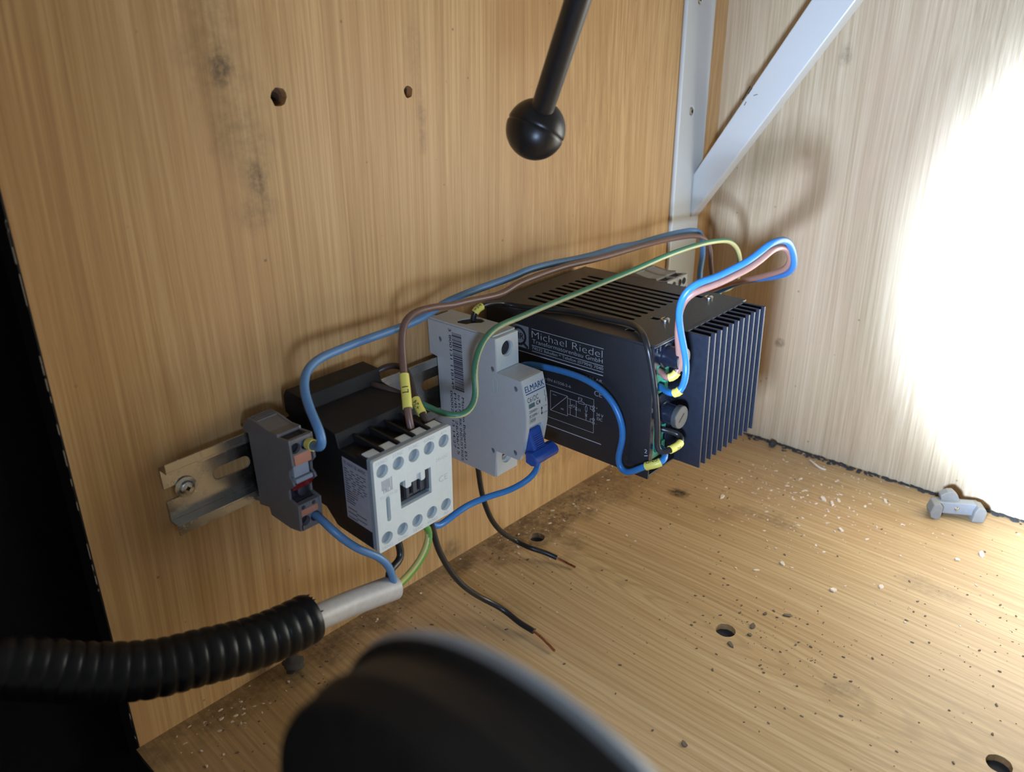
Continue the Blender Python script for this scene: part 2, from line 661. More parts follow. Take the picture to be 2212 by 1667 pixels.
wb = make('wall_back', plate([(WALL_L, -15), (0, -15), (0, 520), (WALL_L, 520)],
                             [rough_circle(hole_a[0], hole_a[1], 3.9), rough_circle(hole_b[0], hole_b[1], 2.7)], 0.0, 4.0, XZ), 'plywood_back')
tag(wb, 'tan plywood back panel with two drilled holes', kind='structure')
# inner plies with the narrower bore, so the holes have a step and depth
make('inner_ply', plate([(WALL_L, -15), (0, -15), (0, 520), (WALL_L, 520)],
                        [circle(hole_a[0] + 0.2, hole_a[1] - 0.4, 2.6, 16), circle(hole_b[0], hole_b[1], 2.2, 16)], 4.01, 15.0, XZ), 'hole_core', wb)
make('hole_backing', join(box(hole_a[0] - 6, hole_a[0] + 6, 15.05, 16, hole_a[1] - 6, hole_a[1] + 6), box(hole_b[0] - 6, hole_b[0] + 6, 15.05, 16, hole_b[1] - 6, hole_b[1] + 6)), 'slot_dark', wb)  # unseen dark backing added to stop light showing through the drilled holes
make('edge_shade', box(WALL_L - 0.6, WALL_L, 0.2, 15, -15, 520), 'edge_unlit', wb)
# pale chips worn along the shade-coloured edge
ch = []
for i in range(26):
    z = rnd.uniform(0, 300)
    ch.append(box(WALL_L - 0.75, WALL_L - 0.55, 0.25, rnd.uniform(0.7, 1.6), z, z + rnd.uniform(2, 12)))
make('worn_edge', join(*ch), 'chip_pale', wb)

wr = make('wall_right', box(0, 15, -620, 15, -15, 520), 'plywood_right')
tag(wr, 'pale plywood side panel flooded with lamp light', kind='structure')

fh = [(-234.4, -160.2, 5.4), (-233.3, -294.5, 5.4), (-234.7, -23.3, 5.2)]
fl = make('floor', plate([(-489.2, 0), (-489.2, -620), (0, -620), (0, 0)], [rough_circle(x, y, r, 28, 0.03) for x, y, r in fh], -15.0, 0.0, XY), 'plywood_floor')
tag(fl, 'plywood base board with three round holes and dust', kind='structure')
make('floor_edge', box(-489.9, -489.2, -620, 0, -15, -0.2), 'edge_unlit', fl)
for x, y, r in fh:
    make('hole_shade', lathe((x, y, -4.0), (0, 0, 1), [(0, r + 1), (0.4, r + 1)], 24), 'hole_dark', fl)  # near-black disc painted as the dark inside the hole

# black back and base added so the void beyond the panel's edge stays dark
wl = make('void_backdrop', box(-1500, WALL_L + 40, 15.2, 30, -400, 520), 'void_black')
tag(wl, 'matt black sheet added to keep the void beside the panel dark', kind='structure')
make('void_base', box(-1500, WALL_L + 40, -900, 15, -415, -400), 'void_black', wl)

# ---------------------------------------------------------------- shelf bracket in the corner
br = thing('shelf_bracket', 'cream painted steel shelf bracket with a diagonal brace in the corner', 'bracket', (0, 0, 0))
up = make('upright', plate([(-61.2, 96), (-23, 96), (-23, 470), (-61.2, 470)],
                           [circle(-45.2, 254.8, 2.6, 16), circle(-45.2, 326.5, 2.6, 16), circle(-45.2, 400, 2.6, 16)], -3.2, -0.05, XZ), 'bracket_white', br, bevel=1.2)
dy, dz = -0.545, 0.838
L = 330
brace = [(3.0, 177.6), (3.0, 210.0), (3.0 - dy * L, 210 + dz * L), (3.0 - dy * L + 9.5, 177.6 + dz * L - 8)]
bb = make('brace', plate(brace, [], -36.0, -23.6, YZ), 'bracket_white', br, bevel=0.8)
make('scuff_mark', join(*[stroke((-36.06, -y0, z0), (-36.06, -y1, z1), wd, (-1, 0, 0)) for y0, z0, y1, z1, wd in ((36.5, 263, 41.5, 272, 0.8), (40.5, 267, 43, 271, 0.6), (38.4, 259.5, 39.6, 262, 0.5), (44.5, 266, 47.5, 267, 0.4))]), 'rod_black', bb, recalc=False)
for z in (254.8, 326.5):
    sc = make('screw', lathe((-45.2, -2.9, z), (0, 1, 0), [(-0.6, 1.6), (-0.3, 2.5), (2.6, 2.5)], 16), 'screw_steel', br, smooth=True)
    make('recess', lathe((-45.2, -3.55, z), (0, 1, 0), [(0, 1.2), (0.9, 0.9)], 6), 'slot_dark', sc)

# ---------------------------------------------------------------- DIN rail
rail = device('din_rail', 'galvanised top-hat mounting rail screwed to the plywood', 'rail', 0, 0, 0)
RL = 362.0
slots = [slot(31.5 + 25 * k, 0.2, 18.5, 6.2) for k in range(13)]
web_outer = [(0, -12.6), (RL, -12.6), (RL, 12.6), (0, 12.6), (0, 3.2), (8, 3.2), (8, -3.0), (0, -3.0)]
web = plate(web_outer, slots, -0.9, -0.05, XZ)
sides = join(box(0, RL, -7.5, -0.05, 12.6, 13.6), box(0, RL, -7.5, -0.05, -13.6, -12.6),
             box(0, RL, -7.5, -6.5, 13.6, 17.5), box(0, RL, -7.5, -6.5, -17.5, -13.6))
make('rail_profile', join(web, sides), 'zinc', rail, bevel=0.25)
scr = make('screw', lathe((9.2, -0.9, 0.6), (0, -1, 0), [(0, 4.8), (0.3, 5.0), (0.9, 4.9), (1.0, 4.2), (1.2, 3.3), (2.6, 3.1), (2.9, 2.6)], 32), 'screw_steel', rail, smooth=True)
star = []
for i in range(16):
    a = 2 * math.pi * i / 16
    r = 1.45 if i % 4 == 0 else (0.95 if i % 2 == 0 else 0.8)
    star.append((9.2 + r * math.cos(a), 0.6 + r * math.sin(a)))
make('screw_recess', plate(star, [], -3.9, -3.82, XZ), 'slot_dark', scr)

# ---------------------------------------------------------------- terminal blocks
TB_PROFILE = [(9.0, 24.6), (11.5, 26.4), (18, 26.4), (27.8, 25.0), (34.4, 25.6), (34.6, 24.2), (43, 25.3), (43.2, 13), (39.8, 9.7), (39.3, 6.2),
              (41.2, 4.9), (42, 3.1), (36.8, -1), (36.6, -5.7), (42.8, -6.6), (41.4, -20.3), (33.2, -22), (17.7, -21.5), (16.9, -17.5),
              (8.5, -19.5), (8.5, -17.9), (6.0, -17.9), (6.0, -16.2), (9.2, -15.0), (9.2, 17.9), (5.6, 18.2), (5.6, 20.5)]
TB_CORE = [(9.6, 24), (18, 25.6), (27.8, 24.2), (33, 24.2), (40, 22), (40, 13), (37, 9), (37, 4), (35.2, -1), (35.2, -6), (39, -8), (38.5, -19), (33, -21), (18, -20.5), (9.6, -16)]


def terminal_block(label, u, mats, hw=6.0, full=True):
    body, inner, dark = mats
    t = device('terminal_block', label, 'terminal block', u, 0, 0)
    make('side_plate', plate(TB_PROFILE, [], -hw, -hw + 1.2, YZ), body, t, bevel=0.25)
    make('side_plate', plate(TB_PROFILE, [], hw - 1.2, hw, YZ), body, t, bevel=0.25)
    make('body', plate(TB_CORE, [], -hw + 1.2, hw - 1.2, YZ), dark, t)
    make('top_cap', plate([(9.4, 24.4), (11.5, 26.0), (18, 26.0), (27.8, 24.7), (34.2, 25.2), (34.2, 22), (9.4, 22)], [], -hw + 1.2, hw - 1.2, YZ), body, t)
    ribs = join(*[box(-hw + 1.2, hw - 1.2, -w - 0.25, -w + 0.25, 26.0, 26.6) for w in (12, 13.4, 14.8, 16.2, 17.6)])
    make('grip_ribs', ribs, body, t)
    hx = (-hw * 0.52, hw * 0.34)
    make('entry_plate', plate([(-hw + 1.2, 16.6), (hw - 1.2, 16.6), (hw - 1.2, 25.0), (-hw + 1.2, 25.0)],
                              [circle(hx[0], 20.8, 2.45, 20), circle(hx[1], 20.8, 2.45, 20)], -43.0, -41.0, XZ), body, t)
    make('entry_plate', plate([(-hw + 1.2, -20.2), (hw - 1.2, -20.2), (hw - 1.2, -7.0), (-hw + 1.2, -7.0)],
                              [circle(hx[0], -15.6, 2.45, 20), circle(hx[1], -15.6, 2.45, 20), circle(hx[0], -8.8, 1.0, 12), circle(hx[1] + 0.2, -8.6, 1.0, 12)],
                              -42.0, -39.2, XZ), body, t)
    if full:
        make('marking_tag', box(-hw + 1.5, hw - 2.2, -43.2, -41.4, 12.6, 17.6), 'orange_tag', t, bevel=0.2)
        make('marking_tag', box(-hw + 1.4, hw - 2.0, -42.25, -41.6, -13.0, -9.9), 'orange_tag', t, bevel=0.2)
        make('lever', join(box(-hw + 1.2, hw - 3.2, -41.6, -37, 6.4, 12.4), box(-hw + 1.2, hw - 2.4, -42.6, -37, 3.9, 6.0)), inner, t, bevel=0.3)
        make('lens', plate([(37, 3.6), (41.8, 3.2), (38.6, -1.2), (35, -2.4)], [], -hw + 1.6, hw - 1.6, YZ), 'red_lens', t, bevel=0.3)
        make('plunger', lathe((0, -35.4, -3.6), (0, -1, 0.15), [(0, 2.6), (2.6, 2.4), (3.0, 1.8)], 20), dark, t, smooth=True)
    return t


terminal_block('dark grey terminal block with orange tags at the rail end, blue wires in it', 44.0, ('block_grey', 'block_light', 'block_dark'))
terminal_block('grey terminal block behind the power supply, next to its case', 334.2, ('blocks_far', 'blocks_far', 'block_dark'), 6.2, False)
terminal_block('grey terminal block behind the power supply, outermost by the cream bracket', 346.8, ('blocks_far', 'blocks_far', 'block_dark'), 6.2, False)

# ---------------------------------------------------------------- contactor
ct = device('contactor', 'small black contactor with a pale grey front plate of round holes', 'contactor', 81.5, -7.3, 70.0, math.radians(2.6))
hx = [-17.8, -8.9, 0.0, 8.9, 17.8]
window = [(-8.9, -6.4), (9.3, -6.4), (9.3, 7.2), (5.8, 7.2), (5.8, 3.3), (5.2, 2.7), (3.5, 2.7), (3.3, 3.2), (3.3, 7.2), (-2.4, 7.2), (-2.4, 3.2), (-2.9, 2.7), (-5.2, 2.7), (-5.7, 3.2), (-5.7, 7.2), (-8.5, 7.2), (-8.9, 6.6)]
holes = [circle(x, 17.2, 3.15, 24) for x in hx] + [circle(x, -17.3, 3.15, 24) for x in hx] + [window, slot(-15.9, -3.0, 2.1, 12.8)]
make('front_plate', plate(rrect(-22.4, 22.4, -23.5, 23.5, 0.9), holes, 0.0, 1.9, XZ), 'contactor_grey', ct, bevel=0.22, seg=2)
make('well_plate', plate(rrect(-22.4, 22.4, -23.5, 23.5, 0.9), [window], 1.9, 4.2, XZ), 'contactor_well', ct)
CT_BODY = [(-4.2, 22.9), (-11, 22.9), (-12, 20.5), (-24, 20.5), (-26, 27), (-48, 30), (-50, 36.5), (-62, 36.5), (-64.5, 33), (-64.5, 24.5), (-62.2, 24), (-62.2, -8),
           (-64, -10), (-64, -18), (-50, -18), (-48, -16.5), (-39, -16.5), (-35, -20), (-32, -22.8), (-27, -23.6), (-4.2, -23.6)]
make('housing', plate([(w + 0.0, v) for w, v in CT_BODY], [], -22.2, 22.2, YZ), 'contactor_black', ct, bevel=0.4)
for sgn, z0, z1 in ((1, 20.4, 23.4), (-1, -23.4, -20.4)):
    for x in hx:
        make('terminal_tab', box(x - 3.2, x + 3.2, 3.6, 9.6, z0, z1), 'contactor_grey' if sgn > 0 else 'contactor_black', ct, bevel=0.4)
for x in (-13.3, -4.45, 4.45, 13.3):
    make('barrier_rib', box(x - 0.6, x + 0.6, 4.3, 25.0, 20, 24.2), 'contactor_black', ct)
make('actuator', join(box(-8.9, 9.3, 4.4, 5.4, -6.4, 7.2), box(-3.6, -1.9, 2.4, 4.6, -4.6, 5.5), box(-1.9, 4.8, 3.0, 4.6, -4.6, -3.6),
                      box(0.6, 2.9, 2.6, 4.6, -4.2, 5.5), box(4.8, 7.4, 2.6, 4.6, -4.6, 5.5), box(7.8, 9.2, 1.4, 4.6, -4.6, 7.0)), 'contactor_dark', ct, bevel=0.15)
make('inner_tongue', box(-2.4, 3.3, 1.2, 3.6, 3.4, 7.4), 'contactor_grey', ct, bevel=0.2)
EX, EZ = (1, 0, 0), (0, 0, 1)
P = -0.06
pr = []
for s, x in zip(('13/NO', '21/NC', '31/NC', '43/NO', 'A1+'), hx):
    pr.append(text(s, (x, P, 21.0), EX, EZ, 1.5, None if s != 'A1+' else None, 'C'))
for s, x in zip(('14/NO', '22/NC', '32/NC', '44/NO', 'A2-'), hx):
    pr.append(text(s, (x, P, -22.4), EX, EZ, 1.5, None, 'C'))
pr.append(text('24V/DC', (16.2, P, 8.2), EX, EZ, 1.5, 7.4, 'C'))
pr.append(text('CE', (16.6, P, -3.4), EX, EZ, 3.0, 5.6, 'C'))
pr.append(text('TC-GLV1-22', (-15.2, P, 3.5), EX, EZ, 1.3, 9.6, 'C'))
make('printed_marking', join(*pr), 'print_grey', ct, recalc=False)
lg = [box(-18.8, -14.0, P, 0.0, 7.9, 12.4), box(-13.6, -12.9, P, 0.0, 6.0, 12.6), text('TRU', (-16.4, P - 0.02, 5.9), EX, EZ, 2.0, 4.6, 'C', 0.25)]
make('logo', join(*lg), 'print_shade', ct, recalc=False)
lab = make('rating_label', box(-22.32, -22.2, 4.3, 22.2, -14.2, 17.6), 'label_pale', ct)
li = []
LX = -22.38
ry = random.Random(8)
li.append(text('TC-GLV1-22 24V/DC', (LX, 21.2, 14.6), (0, -1, 0), EZ, 1.7, 15.5, 'L', 0.1))
for i in range(15):
    z = 12.4 - i * 1.25
    if 9 <= i <= 14:
        li.append(stroke((LX, 21.2, z), (LX, 21.2 - ry.uniform(5, 8.5), z), 0.55, (-1, 0, 0)))
    else:
        x = 21.2
        while x > 7:
            ln = ry.uniform(1.5, 4.5)
            li.append(stroke((LX, x, z), (LX, max(6, x - ln), z), 0.5, (-1, 0, 0)))
            x -= ln + ry.uniform(0.5, 2.5)
for i in range(5):
    z = -8.2 - i * 1.2
    li.append(stroke((LX, 21.0 - (i % 2) * 6, z), (LX, 14.5 - (i % 2) * 7, z), 0.55, (-1, 0, 0)))
make('label_print', join(*li), 'label_ink', lab, recalc=False)
make('label_warning', join(*[stroke((LX - 0.02, 17.6, z), (LX - 0.02, 12.6, z), 0.5, (-1, 0, 0)) for z in (1.2, -0.1)]), 'label_red', lab, recalc=False)

# ---------------------------------------------------------------- circuit breaker
cb = device('circuit_breaker', 'light grey single-pole circuit breaker with a blue toggle', 'circuit breaker', 162.6, 0, 0)
HB = 8.6
CB = [(2, 38.6), (2, 19.2), (7.8, 18.2), (7.8, -18.2), (2.0, -19.5), (2.0, -42.3), (48.2, -42.3), (49.9, -25.7), (66.6, -25.6), (68.9, -19), (70.4, -12), (71.6, -6),
      (71.9, -1.2), (71.8, 4), (71.3, 8.2), (70.3, 14), (68.8, 19.9), (52.1, 20.3), (52.1, 38.0), (50.8, 38.6)]
dim = [(29, 10.8), (21.6, 49.3), (14.9, 65.2), (-26.2, 47.3), (-22, 63.6)]
dholes = [circle(w, v, 1.5, 16) for v, w in dim]
for v_, w_ in dim:
    make('rivet', lathe((-HB + 0.55, -w_, v_), (-1, 0, 0), [(-0.3, 1.25), (0, 1.2), (0.12, 0.7)], 14), 'block_grey', cb, smooth=True)
make('side_shell', plate(CB, dholes, -HB, -HB + 0.9, YZ), 'breaker_grey', cb, bevel=0.3)
CBI = [(w - (0.0 if w < 40 else 2.0), v) for w, v in CB]
top_hole = [(19.2, 2.8), (20, 6.6), (22.5, 8.0)]
make('latch_outline', plate(slot(51.0, 12.6, 3.4, 8.6), [slot(51.0, 12.6, 2.6, 7.8)], -HB - 0.15, -HB, YZ), 'breaker_grey', cb)
make('housing', plate(CBI, [], -HB + 0.9, HB, YZ), 'breaker_grey', cb)
make('front_cover', plate([(66.4, -8.0), (71.6, -6), (71.9, -1.2), (71.8, 4), (71.3, 8.2), (70.3, 14), (68.8, 19.9), (66.4, 19.9)], [], -HB + 0.9, HB, YZ), 'breaker_front', cb, bevel=0.25)
for sx in (-1, 1):
    x0, x1 = (-HB + 0.9, -5.6) if sx < 0 else (6.2, HB)
    make('toggle_cheek', plate([(64, -25.6), (66.6, -25.6), (68.9, -19), (70.4, -12), (71.6, -6), (71.4, -5), (64, -5)], [], x0, x1, YZ), 'breaker_front', cb)
make('toggle_guide', plate([(63, -25.4), (65.4, -25.4), (68.2, -14), (69.4, -8), (63, -8)], [], 3.9, 6.2, YZ), 'breaker_pale_blue', cb)
make('screw_cover', plate([(-HB + 0.9, 20.4), (HB, 20.4), (HB, 38.2), (-HB + 0.9, 38.2)], [circle(0.3, 31.0, 4.3, 28)], -52.1, -50.1, XZ), 'breaker_front', cb, bevel=0.2)
make('screw_funnel', join(plate(circle(0.3, 31.0, 4.3, 28), [circle(0.0, 31.1, 3.75, 28)], -51.2, -50.1, XZ)), 'breaker_grey', cb)
make('terminal_screw', lathe((0.0, -50.16, 31.1), (0, -1, 0), [(0, 3.7), (0.05, 3.5), (0.06, 0.3)], 24), 'block_dark', cb, smooth=True)
make('screw_cover', plate([(-HB + 0.9, -42.2), (HB, -42.2), (HB, -25.8), (-HB + 0.9, -25.8)], [circle(0.5, -32.6, 4.1, 28)], -49.2, -46.2, XZ), 'breaker_front', cb, bevel=0.2)
make('screw_funnel', plate(circle(0.5, -32.6, 4.1, 28), [circle(0.2, -32.4, 3.2, 28)], -47.6, -46.3, XZ), 'breaker_front', cb)
lsc = make('terminal_screw', lathe((0.2, -46.5, -32.4), (0, -1, 0), [(0, 3.1), (0.4, 3.0), (0.8, 2.4)], 24), 'bright_edge', cb, smooth=True)
make('screw_slot', box(-2.2, 2.4, -47.36, -47.2, -32.8, -32.0), 'slot_dark', lsc)
# wire mouth on top, recessed
mouth = [(1.0, 19.0), (6.4, 22.0), (8.0, 26.0), (6.2, 31.0), (3.0, 31.4), (-0.5, 27.8), (-3.6, 26.6), (-4.8, 21.5), (-2.2, 18.6)]
make('top_plate', plate([(-HB + 0.9, 2.4), (HB, 2.4), (HB, 50.0), (-HB + 0.9, 50.0)], [mouth], 38.6, 39.4, XW), 'breaker_grey', cb)
make('wire_mouth', plate(mouth, [], 38.62, 38.7, XW), 'slot_dark', cb)
make('ejector_slot', box(-3.5, 5.5, -3.4, -2.6, 39.38, 39.46), 'slot_dark', cb)
make('ejector_slot', box(-5.0, 6.0, -45.4, -44.6, 39.38, 39.46), 'slot_dark', cb)
# toggle
tg = make('toggle', plate([(63, -8.3), (70.6, -8.6), (71.8, -12.5), (73.4, -17.0), (74.6, -20.0), (74.6, -24.6), (70.0, -24.6), (65.0, -21.0)], [], -5.3, 3.9, YZ), 'lever_blue', cb, bevel=0.5)
make('toggle_bar', plate([(71.0, -19.4), (75.0, -18.6), (78.2, -20.2), (79.0, -22.6), (77.8, -25.0), (74.4, -26.0), (71.0, -25.0)], [], -HB - 0.3, HB + 0.7, YZ), 'lever_blue', tg, bevel=0.7, seg=3)
make('toggle_ribs', join(*[box(-3.4, 3.2, -(71.8 + k * 0.42) - 0.25, -(71.8 + k * 0.42) + 0.2, -12.2 - k * 1.0 - 0.22, -12.2 - k * 1.0 + 0.22) for k in range(7)]), 'lever_blue', tg)


def nose_w(v):
    pts = [(-6, 71.6), (-1.2, 71.9), (4, 71.8), (8.2, 71.3), (14, 70.3), (19.9, 68.8)]
    for (a, wa), (b, wb2) in zip(pts, pts[1:]):
        if a <= v <= b:
            return wa + (wb2 - wa) * (v - a) / (b - a)
    return 71.6


def nose_map(vf):
    """lay flat print (x, 0, z) onto the curved nose"""
    return [(x, -(nose_w(z) + 0.09), z) for x, y, z in vf[0]], vf[1]


def subdiv_rect(x0, x1, z0, z1, n=1):
    return [(x0, 0, z0), (x1, 0, z0), (x1, 0, z1), (x0, 0, z1)], [(0, 1, 2, 3)]


make('brand_print', join(nose_map(text('ELMARK', (0.4, 0, 13.4), EX, EZ, 3.0, 14.6, 'C', 0.12)), nose_map(subdiv_rect(-6.9, 7.7, 12.1, 12.6))), 'ink_blue', cb, recalc=False)
fp = [nose_map(text('C61DC', (-6.4, 0, 7.9), EX, EZ, 2.5, 8.4, 'L')), nose_map(text('C4', (-0.2, 0, 4.9), EX, EZ, 2.1, 3.0, 'L', 0.2)),
      nose_map(text('230/400V~', (-5.9, 0, 1.9), EX, EZ, 1.5, 6.8, 'L')), nose_map(text('IEC60898-1', (-5.9, 0, -0.6), EX, EZ, 1.5, 6.8, 'L')),
      nose_map(text('6000', (-5.1, 0, -3.3), EX, EZ, 1.5, 3.9, 'L'))]
for a in ((-5.8, -1.5, -3.8, -3.7), (-5.8, -1.5, -1.5, -1.4), (-5.8, -5.7, -3.8, -1.4), (-1.6, -1.5, -3.8, -1.4), (3.5, 3.9, -1.3, 2.2)):
    fp.append(nose_map(subdiv_rect(*a)))
for s in (1, -1):
    zc = 2.9 if s > 0 else -2.0
    fp.append(nose_map(([(3.7, 0, zc), (2.9, 0, zc - s * 1.4), (4.5, 0, zc - s * 1.4)], [(0, 1, 2)])))
fp += [nose_map(text('ON', (6.9, 0, 2.0), EX, EZ, 0.7, 1.3, 'C')), nose_map(text('OFF', (6.9, 0, -1.6), EX, EZ, 0.7, 1.8, 'C')),
       nose_map(text('I', (5.3, 0, 2.0), EX, EZ, 0.8, None, 'C')), nose_map(text('O', (5.3, 0, -1.6), EX, EZ, 0.8, None, 'C')),
       nose_map(subdiv_rect(6.9, 7.2, 9.2, 10.8)), nose_map(subdiv_rect(6.8, 7.1, 4.6, 6.2)), nose_map(([(7.0, 0, 9.2), (6.4, 0, 8.2), (7.6, 0, 7.2), (7.0, 0, 6.2), (7.3, 0, 6.2), (7.9, 0, 7.2), (6.7, 0, 8.2), (7.3, 0, 9.2)], [(0, 1, 6, 7), (1, 2, 5, 6), (2, 3, 4, 5)]))]
make('front_print', join(*fp), 'ink_black', cb, recalc=False)
make('position_window', nose_map(subdiv_rect(-5.9, -1.4, 4.7, 7.0)), 'window_green', cb, recalc=False)
# ink on the side: barcode and despatch lines running down the case
SX = -HB - 0.06
DN, AC = (0, 0, -1), (0, -1, 0)      # reading direction down, letter tops toward the front
bc = []
rb = random.Random(3)
z = 35.0
while z > 2.2:
    wd = rb.choice((0.28, 0.28, 0.5, 0.75))
    bc.append(([(SX, -20.6, z), (SX, -27.8, z), (SX, -27.8, z - wd), (SX, -20.6, z - wd)], [(0, 1, 2, 3)]))
    z -= wd + rb.choice((0.28, 0.28, 0.5))
make('barcode', join(*bc), 'ink_violet', cb, recalc=False)
sp = [text('3 800131 118349', (SX, -18.2, 37.0), DN, AC, 1.9, 35.0, 'L', 0.06),
      text('000020 13 14:27', (SX, -16.6, 0.4), DN, AC, 1.8, 35.2, 'L', 0.06),
      text('FI/BY/ 26/06/15', (SX, -19.4, -0.3), DN, AC, 1.8, 38.0, 'L', 0.06),
      text('by ELMARK INDUSTRIES', (SX, -22.4, -0.8), DN, AC, 1.8, 40.2, 'L', 0.06),
      text('Made in Bulgaria EU', (SX, -25.4, -1.2), DN, AC, 1.8, 38.2, 'L', 0.1)]
make('side_print', join(*sp), 'ink_violet', cb, recalc=False)

# ---------------------------------------------------------------- power supply
ps = device('power_supply', 'black power supply with vented lid, white print and finned heatsink', 'power supply', 195.0, 0, 0)
PW = 92.0
VB, VT = -35.5, 38.6
make('case', join(box(0, 0.9, -119.2, -6, VB, VT - 1.0), box(PW - 0.9, PW, -118, -6, VB, VT - 1.0), box(0.9, PW - 0.9, -7, -6, VB, VT - 1.0), box(0.9, PW - 0.9, -118, -7, VB, VB + 0.9)), 'psu_black', ps, bevel=0.2)
make('corner_strip', join(box(-0.3, 0.0, -119.2, -107.5, VB, VT - 1.2)), 'psu_black', ps, bevel=0.1)
make('transformer', box(10, 82, -96, -14, VB + 1, 26), 'psu_inside', ps)
vents = [slot(19.5 + 6.2 * k, 55.5, 3.0, 69.0) for k in range(10)]
tabs = [rrect(x - 1.6, x + 1.6, w - 2.4, w + 2.4, 0.3, 1) for x, w in ((11.2, 97.6), (34.0, 97.6), (80.6, 96.0))]
make('lid', plate([(0, 6), (PW, 6), (PW, 119.4), (0, 119.4)], vents + tabs, VT - 1.0, VT, XW), 'psu_black', ps, bevel=0.25)
make('lid_edge_glint', box(0.6, 26.5, -119.5, -119.0, VT - 1.5, VT - 1.02), 'bright_edge', ps)  # lit edge of the lid painted as a bright strip
for x, w in ((35.0, 103.0), (81.9, 101.8)):
    sc = make('screw', lathe((x, -w, VT), (0, 0, 1), [(0, 2.4), (0.7, 2.4), (1.1, 1.9), (1.3, 0.8)], 20), 'screw_steel', ps, smooth=True)
    make('screw_slot', box(x - 2.0, x + 2.0, -w - 0.35, -w + 0.35, VT + 1.2, VT + 1.36), 'slot_dark', sc)
# front panel with terminal openings
cut_a, cut_b = [(4.0, 8.5), (16.5, 8.5), (16.5, 26.5), (4.0, 26.5)], [(4.0, -28.0), (16.5, -28.0), (16.5, -5.5), (4.0, -5.5)]
make('front_panel', plate([(0.9, VB + 6), (27, VB + 6), (27, VT - 1.2), (0.9, VT - 1.2)], [cut_a, cut_b], -118.6, -117.4, XZ), 'psu_front', ps)
for z0, z1 in ((9.0, 26.2), (-27.5, -6.0)):
    n = 2
    tb = make('terminal_strip', plate([(4.2, z0), (16.3, z0), (16.3, z1), (4.2, z1)],
                                      [circle(10.6, z0 + (k + 0.5) * (z1 - z0) / n, 2.6, 16) for k in range(n)], -117.0, -108.0, XZ), 'terminal_green', ps, bevel=0.3)
    make('terminal_top', join(*[box(12.8, 16.0, -118.4, -116.8, z0 + (k + 0.2) * (z1 - z0) / n, z0 + (k + 0.8) * (z1 - z0) / n) for k in range(n)]), 'terminal_green', tb, bevel=0.2)
for zc, xc in ((30.0, 12.0), (-2.0, 13.6)):
    fhd = make('fuse_holder', lathe((xc, -118.5, zc), (0, -1, 0), [(0, 6.4), (0.8, 6.4), (1.0, 5.4), (7.6, 5.2)], 32), 'psu_front', ps, smooth=True)
    make('fuse_cap', lathe((xc, -125.8, zc), (0, -1, 0), [(0, 5.6), (0.3, 6.1), (2.6, 6.1), (3.0, 5.8)], 36), 'fuse_cap' if zc < 0 else 'psu_front', fhd, smooth=True)
    make('cap_slot', plate([(xc - 2.6, zc - 1.7), (xc - 2.0, zc - 2.2), (xc + 2.4, zc + 1.4), (xc + 1.8, zc + 2.0)], [], -128.9, -128.82, XZ), 'slot_dark', fhd)
# heatsink
make('heatsink_base', box(26.6, 87.6, -121.0, -118.0, VB, VT), 'heatsink', ps, bevel=0.2)
fin_vf = box(0, 1.55, -133.4, -120.8, VB, VT)
fin0 = None
for k in range(11):
    if fin0 is None:
        fin0 = f = make('fin', fin_vf, 'heatsink', ps, bevel=0.25)
    else:
        f = fin0.copy()
        COL.objects.link(f)
        f.parent = ps
    f.location = ((26.8 + 5.9 * k) * MM, 0, 0)
make('fin_ridges', join(*[join(*[box(26.8 + 5.9 * k + 1.5, 26.8 + 5.9 * k + 1.85, -w - 0.3, -w + 0.3, VB + 0.3, VT - 0.3) for w in (124, 127, 130)]) for k in range(11)]), 'heatsink', ps)
# white print on the side facing the breaker: (w, v) coordinates
QX = -0.07
NX = (-1, 0, 0)
RD = (0, -1, 0)


def q(w, v):
    return (QX, -w, v)


wp = [text('Michael Riedel', q(40.6, 24.65), RD, EZ, 4.1, 48.0, 'L', 0.0, 0.02), text('Transformatorenbau GmbH', q(41.0, 21.6), RD, EZ, 2.35, 47.8, 'L', 0.0, 0.012),
      text('74532 Ilshofen * Telefon (07904) 7040', q(40.6, 17.8), RD, EZ, 1.75, 48.6, 'L', 0.05), text('1,25 Aff.', q(89.0, 10.6), RD, EZ, 1.6, 10.5, 'R', 0.05),
      text('pro EN 61558-2-6', q(46.6, 1.9), RD, EZ, 1.6, 21.4, 'L', 0.05), text('CE', q(86.3, 2.2), RD, EZ, 3.0, 5.0, 'C', 0.1),
      text('F2', q(74.6, -3.5), RD, EZ, 1.7, 2.8, 'C', 0.1), text('24 V', q(87.6, -9.2), RD, EZ, 1.7, 4.6, 'C', 0.1), text('DC', q(87.6, -11.6), RD, EZ, 1.7, 3.4, 'C', 0.1),
      text('+', q(85.6, -5.4), RD, EZ, 1.2, None, 'C', 0.1), text('-', q(85.6, -14.6), RD, EZ, 1.2, None, 'C', 0.1),
      text('+U', q(69.4, -9.0), RD, EZ, 1.6, 2.6, 'C'), text('~', q(56.6, -6.2), RD, EZ, 2.0, 2.4, 'C', 0.15), text('=', q(62.0, -13.2), RD, EZ, 1.6, 2.0, 'C')]
